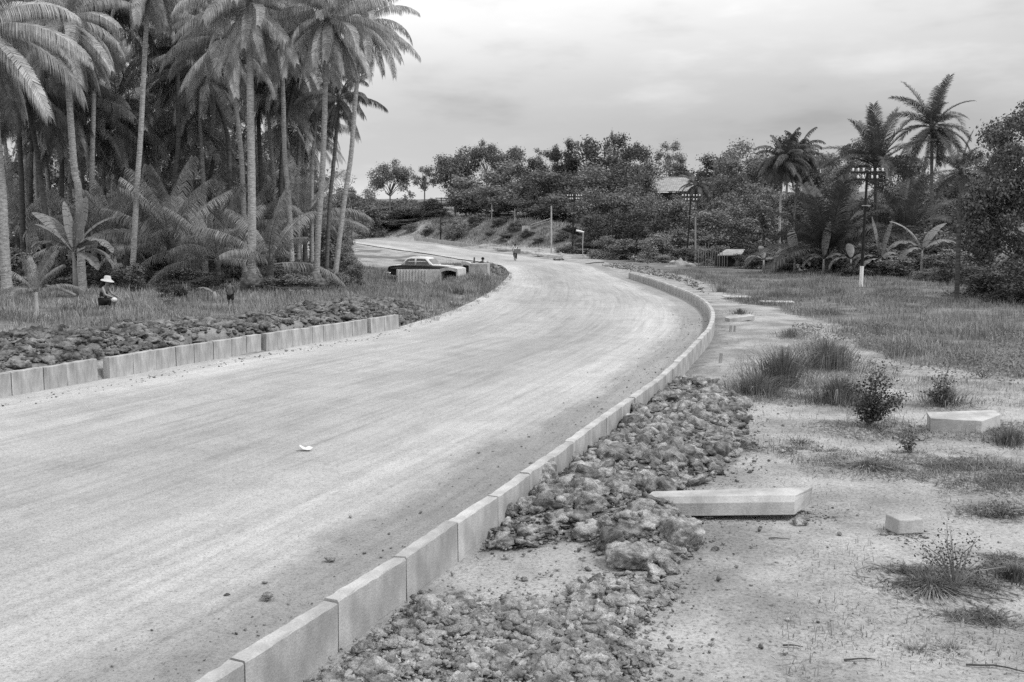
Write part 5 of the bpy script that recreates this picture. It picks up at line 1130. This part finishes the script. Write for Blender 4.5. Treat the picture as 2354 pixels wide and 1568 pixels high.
    MB().tube([(1.95,-.84,.44),(2.25,-.78,.44),(2.34,0,.44),(2.25,.78,.44),(1.95,.84,.44)], .055, 8).obj('front_bumper', M_CHROME, root, True)
    MB().tube([(-1.95,-.84,.46),(-2.25,-.78,.46),(-2.33,0,.46),(-2.25,.78,.46),(-1.95,.84,.46)], .055, 8).obj('rear_bumper', M_CHROME, root, True)
car()
# precast culvert pieces in front of and beside the car
def culverts():
    Y = 61.5; x = py_at(964, 640, Y)[0]; g = T(x, Y); mb = MB().box((0,0,.42), (2.85,.16,.98)); 
    for k in range(10): mb.box((-1.3+k*.19, -.10, .42), (.085,.07,.94))
    tag(mb.obj('ribbed_slab', M_PALE, loc=(x, Y, g-.05), rot=(0,0,R(-4)), bevel=.01), 'ribbed pale concrete slab standing on edge in front of the parked car', 'concrete slab', 'precast concrete pieces by the car')
    def box_piece(px, Y, W_, Hh, D, op, label, rz=-4, arch=True):
        x = py_at(px, 640, Y)[0]; g = T(x, Y); root = thing('box_culvert', label, 'culvert section', (x, Y, g-.05), R(rz), 'precast concrete pieces by the car')
        n = 14; th = .09; outer = [(-W_/2, 0), (-W_/2, Hh)] + [(-W_/2 + W_*(i/n), Hh + .10*sin(pi*i/n)) for i in range(1, n)] + [(W_/2, Hh), (W_/2, 0)]
        inn = [(-W_/2+th, 0), (-W_/2+th, Hh-.18)] + [(-W_/2+th + (W_-2*th)*(i/n), Hh-.18 + .10*sin(pi*i/n)) for i in range(1, n)] + [(W_/2-th, Hh-.18), (W_/2-th, 0)]
        m_ = len(outer); V = [(a, -D/2, b) for a, b in outer] + [(a, -D/2, b) for a, b in inn] + [(a, D/2, b) for a, b in outer] + [(a, D/2, b) for a, b in inn]; F = []
        for i in range(m_-1): F += [(i, i+1, m_+i+1, m_+i), (2*m_+i, 3*m_+i, 3*m_+i+1, 2*m_+i+1), (i, 2*m_+i, 2*m_+i+1, i+1), (m_+i, m_+i+1, 3*m_+i+1, 3*m_+i)]
        MB().add(V, F).obj('shell', M_PALE, root); MB().box((0, D/2-.3, Hh*.42), (W_-2*th-.02, .05, Hh*.84)).obj('inner_wall', M_HOLLOW, root)  # added dark panel stands in for shade in the opening
    box_piece(1041, 61.2, 1.12, .92, 2.0, 1, 'pale culvert section with a dark arched opening right of the ribbed slab', -12)
    box_piece(1072, 70, .62, 1.05, .7, 1, 'small pale culvert section right of the car bonnet', -6)
    x = py_at(1103, 630, 67)[0]; g = T(x, 67); tag(MB().box((0,0,.55), (1.25,1.0,1.15), 0, .97).obj('concrete_block', M_CONC, loc=(x, 67, g-.05), rot=(0,0,R(-8)), bevel=.03), 'square pale concrete chamber in the grass hump, hiding the bent-down person', 'concrete chamber', 'precast concrete pieces by the car')
    x = py_at(1088, 600, 68.5)[0]; g = T(x, 68.5); tag(MB().tube([(0,0,0),(.06,0,1.45)], [.06,.055], 7).obj('post', M_WOODD, loc=(x, 68.5, g)), 'short dark post standing between the culvert section and the concrete chamber', 'post')
    x = py_at(1104, 652, 60)[0]; g = T(x, 60); tag(MB().box((0,0,.05), (.75,.3,.07)).obj('plank', M_WHITE, loc=(x, 60, g+.35), rot=(.1,.14,-.2)), 'white plank lying in the grass in front of the concrete chamber', 'plank')
    q = py_at(687, 662, 43); g = T(q[0], 43); W_ = 2.0; root = thing('low_rail', 'low dark plank on two pale legs in the grass right of the thickest palm', 'rail', (q[0], 43, g))
    MB().box((0,0,.42), (2.05,.10,.055)).obj('plank', M_WOODD, root)
    for k in (-.95, .95): MB().box((k,0,.2), (.05,.05,.4)).obj('leg', M_WOOD, root)
    for px, py_, Y, a, b, lb in [(660,568,70,.75,.7,'white block half seen between slim and upright palm trunks'), (699,552,76,.35,.7,'small white post seen right of the white block in the grove')]:
        q = py_at(px, py_, Y); tag(MB().box((0,0,0), (a,.3,b)).obj('concrete_block', M_WHITE, loc=(q[0], Y, T(q[0],Y)+b/2), bevel=.02), lb, 'block')
    q = py_at(138, 655, 40); tag(MB().tube([(-.6,0,.5),(0,0,.36),(.62,0,.08)], [.03,.07,.06], 9).obj('fallen_log', M_BARK, loc=(q[0], 40, T(q[0],40)+.15)), 'pale fallen palm log leaning in the grass right of the seedling', 'log')
    a = py_at(301, 670, 35.2); b_ = py_at(318, 727, 34.6); tag(MB().tube([(0,0,0), (b_[0]-a[0], -.6, b_[2]-a[2])], .018, 7).obj('digging_bar', M_WOODD, loc=a), 'straight digging bar leaning upright right of the squatting worker', 'tool')
    for px, h_, lb in [(398,.42,'short stake in the grass left of the standing boy'), (478,.3,'thin short stake just left of the standing boy')]:
        q = py_at(px, 690, 39); tag(MB().box((0,0,h_/2), (.05,.05,h_)).obj('stake', M_WOODD, loc=(q[0], 39, T(q[0],39)+.1)), lb, 'stake')
culverts()

# ---------------------------------------------------------------- people
def skin(name, nodes, edges, mtl, parent, root=0, sub=2):
    me = bpy.data.meshes.new(name); me.from_pydata([n_[0] for n_ in nodes], edges, []); me.materials.append(mtl); o = obj(name, me, parent)
    m = o.modifiers.new('skin', 'SKIN'); m.use_smooth_shade = True; m.branch_smoothing = .4
    sv = me.skin_vertices[0].data; adj = {i: [] for i in range(len(nodes))}
    for a, b in edges: adj[a].append(b); adj[b].append(a)
    seen = set()
    for i, n_ in enumerate(nodes):
        r_ = n_[1]; sv[i].radius = r_ if isinstance(r_, tuple) else (r_, r_); sv[i].use_root = False
    for i in [root] + list(range(len(nodes))):
        if i in seen: continue
        sv[i].use_root = True; stack = [i]
        while stack:
            q = stack.pop()
            if q in seen: continue
            seen.add(q); stack += adj[q]
    s_ = o.modifiers.new('sub', 'SUBSURF'); s_.levels = sub; s_.render_levels = sub; return o
def person(J, scale, root, hat=None, skinm=M_SKIN, hairs=True, k=1.0):
    """J: joints pelvis, chest, neck, head, sh/el/ha L,R, hip/kn/an/toe L,R"""
    nd = []; ed = []; ix = {}
    def add(n_, p, r_): ix[n_] = len(nd); nd.append((tuple(np.array(p)), r_))
    add('pelvis', J['pelvis'], .125*k); add('waist', (np.array(J['pelvis'])*.5+np.array(J['chest'])*.5), .115*k); add('chest', J['chest'], .135*k); add('neck', J['neck'], .052*k)
    hd = np.array(J['head']); fw = np.array(J.get('face', (1, 0, 0)), float); fw /= np.linalg.norm(fw)
    add('jaw', hd - np.array([0, 0, .07])*k + fw*.015*k, .062*k); add('skull', hd + np.array([0, 0, .03])*k - fw*.01*k, .088*k); add('crown', hd + np.array([0, 0, .09])*k - fw*.01*k, .06*k)
    add('nose', hd + fw*.105*k - np.array([0, 0, .01])*k, .012*k)
    ed += [(0,1),(1,2),(2,3),(3,4),(4,5),(5,6),(5,7)]
    for s_ in 'LR':
        add('sh'+s_, J['sh'+s_], .055*k); add('el'+s_, J['el'+s_], .038*k); add('ha'+s_, J['ha'+s_], .026*k)
        hv = np.array(J['ha'+s_]) - np.array(J['el'+s_]); hv = hv/np.linalg.norm(hv); pm = np.array(J['ha'+s_]) + hv*.07*k; add('pm'+s_, pm, (.036*k, .018*k))
        ed += [(2, ix['sh'+s_]), (ix['sh'+s_], ix['el'+s_]), (ix['el'+s_], ix['ha'+s_]), (ix['ha'+s_], ix['pm'+s_])]
        sd_ = np.cross(hv, [0, 0, 1.]); sd_ = sd_/(np.linalg.norm(sd_)+1e-6)
        for f_ in range(4):
            o_ = sd_*(f_-1.5)*.019*k; a = pm + o_*.8; b = pm + hv*.05*k + o_*1.1; c = pm + hv*(.075+.008*(1.5-abs(f_-1.5)))*k + o_*1.15 + np.array([0, 0, -.022])*k
            i0 = len(nd); nd.append((tuple(a), .009*k)); nd.append((tuple(b), .008*k)); nd.append((tuple(c), .006*k)); ed += [(i0, i0+1), (i0+1, i0+2)]
        a = pm - hv*.03*k + sd_*.03*k; i0 = len(nd); nd.append((tuple(a), .010*k)); nd.append((tuple(a + sd_*.025*k + hv*.03*k), .009*k)); nd.append((tuple(a + sd_*.03*k + hv*.055*k), .007*k)); ed += [(i0, i0+1), (i0+1, i0+2)]
        add('hip'+s_, J['hip'+s_], .085*k); add('kn'+s_, J['kn'+s_], .056*k); add('an'+s_, J['an'+s_], .036*k); add('toe'+s_, J['toe'+s_], .030*k)
        ed += [(0, ix['hip'+s_]), (ix['hip'+s_], ix['kn'+s_]), (ix['kn'+s_], ix['an'+s_]), (ix['an'+s_], ix['toe'+s_])]
    skin('body', nd, ed, skinm, root)
    mb = MB()
    for q in (1, -1): 
        sd2 = np.cross(fw, [0, 0, 1.]); mb.ell(tuple(hd + sd2*q*.086*k), (.014*k,.022*k,.03*k), 8, 6)
    mb.obj('ears', skinm, root, True)
    e = MB()
    for q in (1, -1): e.ell(tuple(hd + np.cross(fw, [0,0,1.])*q*.032*k + fw*.088*k + np.array([0,0,.01])), (.012*k,)*3, 8, 6)
    e.obj('eyes', M_HAIR, root, True); MB().ell(tuple(hd + fw*.088*k - np.array([0,0,.055*k])), (.012*k,.02*k,.007*k), 8, 5).obj('mouth', M_SKIND, root, True)
    if hairs: MB().ell(tuple(hd + np.array([0,0,.055*k]) - fw*.022*k), (.108*k,.10*k,.098*k), 14, 10).obj('hair', M_HAIR, root, True)
def worker():
    Y = 35.4; x = py_at(243, 700, Y)[0]; root = thing('person', 'worker squatting in the grass in a white sun hat and dark sleeveless clothes', 'person', (x, Y, T(x, Y)+.02), R(-8))
    J = dict(pelvis=(-.10,0,.34), chest=(-.02,0,.72), neck=(.03,0,.87), head=(.09,0,1.0), face=(1,-.15,-.12), shL=(-.01,.17,.80), shR=(.0,-.17,.80), elL=(.12,.22,.56), elR=(.13,-.22,.55), haL=(.38,.14,.46), haR=(.39,-.14,.45),
             hipL=(-.06,.11,.30), hipR=(-.06,-.11,.30), knL=(.36,.16,.42), knR=(.40,-.16,.38), anL=(.16,.15,.06), anR=(.22,-.15,.06), toeL=(.36,.16,.03), toeR=(.42,-.16,.03))
    person(J, 1, root)
    skin('shirt', [((-.10,0,.36),.15),((-.06,0,.55),.145),((-.03,0,.70),.15)], [(0,1),(1,2)], M_CLOTHD, root)
    skin('trousers', [((-.10,0,.32),.14),((-.06,.11,.30),.115),((.30,.16,.41),.085),((.17,.15,.14),.06),((-.06,-.11,.30),.115),((.33,-.16,.37),.085),((.23,-.15,.14),.06)], [(0,1),(1,2),(2,3),(0,4),(4,5),(5,6)], M_CLOTHD, root)
    MB().ell((.43,-.17,.37), (.11,.09,.085), 12, 8).obj('knee_cloth', M_CLOTHL, root, True)
    # hat: brim and crown; cloth hanging behind the head
    n = 28; V = []; prof = [(.235,-.055),(.20,-.02),(.125,.02),(.118,.09),(.09,.135),(.0,.145)]
    for i, (r_, z) in enumerate(prof):
        for k in range(n): a = 2*pi*k/n; V.append((r_*cos(a), r_*.92*sin(a), z - (.02*cos(a) if i < 2 else 0)))
    F = [(i*n+k, i*n+(k+1) % n, (i+1)*n+(k+1) % n, (i+1)*n+k) for i in range(len(prof)-1) for k in range(n)]
    ht = MB().add(V, F).obj('sun_hat', M_STRAW, None, True, loc=(x+.10, Y, T(x, Y)+.02+1.075), rot=(0,.10,0)); tag(ht, 'white sun hat on the head of the squatting worker', 'hat')
    skin('head_cloth', [((-.02,0,1.02),(.08,.09)),((-.10,0,.90),(.06,.10)),((-.15,0,.76),(.03,.07))], [(0,1),(1,2)], M_CLOTHD, root)
worker()
def boy():
    Y = 36.2; x = py_at(530, 700, Y)[0]; root = thing('person', 'small boy standing with his back turned, bare chest and dark shorts', 'person', (x, Y, T(x, Y)+.02), R(80)); k = .66
    J = dict(pelvis=(0,0,.92), chest=(.0,0,1.25), neck=(.01,0,1.44), head=(.03,.02,1.56), face=(1,.25,-.1), shL=(0,.17,1.36), shR=(0,-.17,1.36), elL=(-.03,.24,1.10), elR=(.05,-.22,1.10), haL=(.10,.20,.93), haR=(.20,-.12,1.0),
             hipL=(0,.09,.88), hipR=(0,-.09,.88), knL=(.02,.12,.48), knR=(.03,-.12,.48), anL=(-.02,.14,.07), anR=(-.02,-.14,.07), toeL=(.15,.15,.03), toeR=(.15,-.15,.03))
    person(J, 1, root, skinm=M_SKIND); root.scale = (k,)*3
    skin('shorts', [((0,0,.96),.135),((0,.09,.86),.115),((.02,.12,.56),.10),((0,-.09,.86),.115),((.02,-.12,.56),.10)], [(0,1),(1,2),(0,3),(3,4)], M_CLOTHD, root)
boy()
def hidden():
    Y = 68.3; x = py_at(1104, 610, Y)[0]; root = thing('person', 'person bending down behind the concrete chamber, only dark hair and back showing', 'person', (x, Y, T(x, Y)+.0), R(-60))
    J = dict(pelvis=(-.25,0,.80), chest=(.10,0,1.05), neck=(.24,0,1.16), head=(.33,0,1.24), face=(.7,0,-.7), shL=(.14,.17,1.08), shR=(.14,-.17,1.08), elL=(.24,.24,.80), elR=(.24,-.24,.80), haL=(.36,.18,.56), haR=(.36,-.18,.56),
             hipL=(-.24,.1,.76), hipR=(-.24,-.1,.76), knL=(-.05,.13,.44), knR=(-.05,-.13,.44), anL=(-.2,.14,.08), anR=(-.2,-.14,.08), toeL=(-.02,.15,.03), toeR=(-.02,-.15,.03))
    person(J, 1, root, skinm=M_SKIN); root.scale = (1.08,)*3
    skin('shirt', [((-.25,0,.84),.15),((-.07,0,.96),.15),((.10,0,1.06),.155)], [(0,1),(1,2)], M_CLOTHL, root)
hidden()
def cyclist():
    Y = 105; gx = py_at(1181, 600, Y)[0]; z = float(zr(Y))+.03; az = R(97)
    bk = thing('bicycle', 'bicycle being ridden away along the middle of the far road', 'bicycle', (gx+.12, Y, z), az)
    for X in (-.52, .52):
        w0 = obj('wheel', None, bk, (X, 0, .34)); n = 28; pts = [(.33*cos(2*pi*i/n), 0, .33*sin(2*pi*i/n)) for i in range(n+1)]
        MB().tube(pts, .020, 6, False).obj('tyre', M_TYRE, w0, True); mb = MB()
        for i in range(12): mb.tube([(0,0,0),(.32*cos(pi*i/6),0,.32*sin(pi*i/6))], .003, 4)
        mb.obj('spokes', M_CHROME, w0)
    mb = MB()
    for a, b in [((-.52,0,.34),(-.12,0,.30)),((-.12,0,.30),(-.25,0,.80)),((-.52,0,.34),(-.25,0,.78)),((-.22,0,.72),(.34,0,.78)),((-.12,0,.30),(.36,0,.66)),((.34,0,.86),(.52,0,.34))]: mb.tube([a, b], .018, 6)
    mb.obj('frame', M_TYRE, bk); MB().tube([(.20,-.27,.96),(.34,-.2,.98),(.34,.2,.98),(.20,.27,.96)], .014, 6).obj('handlebar', M_CHROME, bk)
    MB().ell((-.27,0,.85), (.13,.08,.04), 10, 6).obj('saddle', M_TYRE, bk, True); MB().box((-.62,0,.74), (.42,.2,.03)).obj('carrier', M_TYRE, bk)
    mb = MB().tube([(-.12,.10,.30),(-.12,-.10,.30)], .02, 6); mb.box((-.12,.16,.42), (.1,.10,.02)); mb.box((-.12,-.16,.18), (.1,.10,.02)); mb.obj('pedals', M_TYRE, bk)
    o = MB().box((0,0,.24), (.42,.62,.46), 0, 1.06).obj('basket', mat('dark_wicker', .10, .22, 30, 3, .9, .4), loc=(gx+.12+.62*.12*1-.0+.16, Y-.58, z+.76), rot=(0,0,az), bevel=.02); tag(o, 'big dark basket strapped on the bicycle carrier behind the rider', 'basket')
    root = thing('person', 'cyclist in a white shirt riding away, seen from behind', 'person', (gx+.12, Y, z), az)
    J = dict(pelvis=(-.24,0,.95), chest=(-.04,0,1.30), neck=(.03,0,1.47), head=(.08,0,1.60), face=(1,.1,-.1), shL=(-.02,.19,1.40), shR=(-.02,-.19,1.40), elL=(.08,.28,1.14), elR=(.08,-.28,1.14), haL=(.22,.25,.99), haR=(.22,-.25,.99),
             hipL=(-.20,.10,.90), hipR=(-.20,-.10,.90), knL=(.12,.13,.70), knR=(.04,-.13,.50), anL=(-.10,.15,.46), anR=(-.14,-.15,.22), toeL=(-.02,.16,.42), toeR=(-.04,-.16,.18))
    person(J, 1, root, skinm=M_SKIND)
    skin('shirt', [((-.22,0,1.0),.15),((-.12,0,1.16),.145),((-.04,0,1.32),.155),((-.02,.19,1.40),.075),((.05,.26,1.22),.06),((-.02,-.19,1.40),.075),((.05,-.26,1.22),.06)], [(0,1),(1,2),(2,3),(3,4),(2,5),(5,6)], M_CLOTHL, root)
    skin('trousers', [((-.24,0,.95),.14),((-.20,.10,.90),.11),((.12,.13,.70),.08),((-.08,.15,.50),.06),((-.20,-.10,.90),.11),((.04,-.13,.50),.08),((-.12,-.15,.28),.06)], [(0,1),(1,2),(2,3),(0,4),(4,5),(5,6)], M_CLOTHD, root)
cyclist()
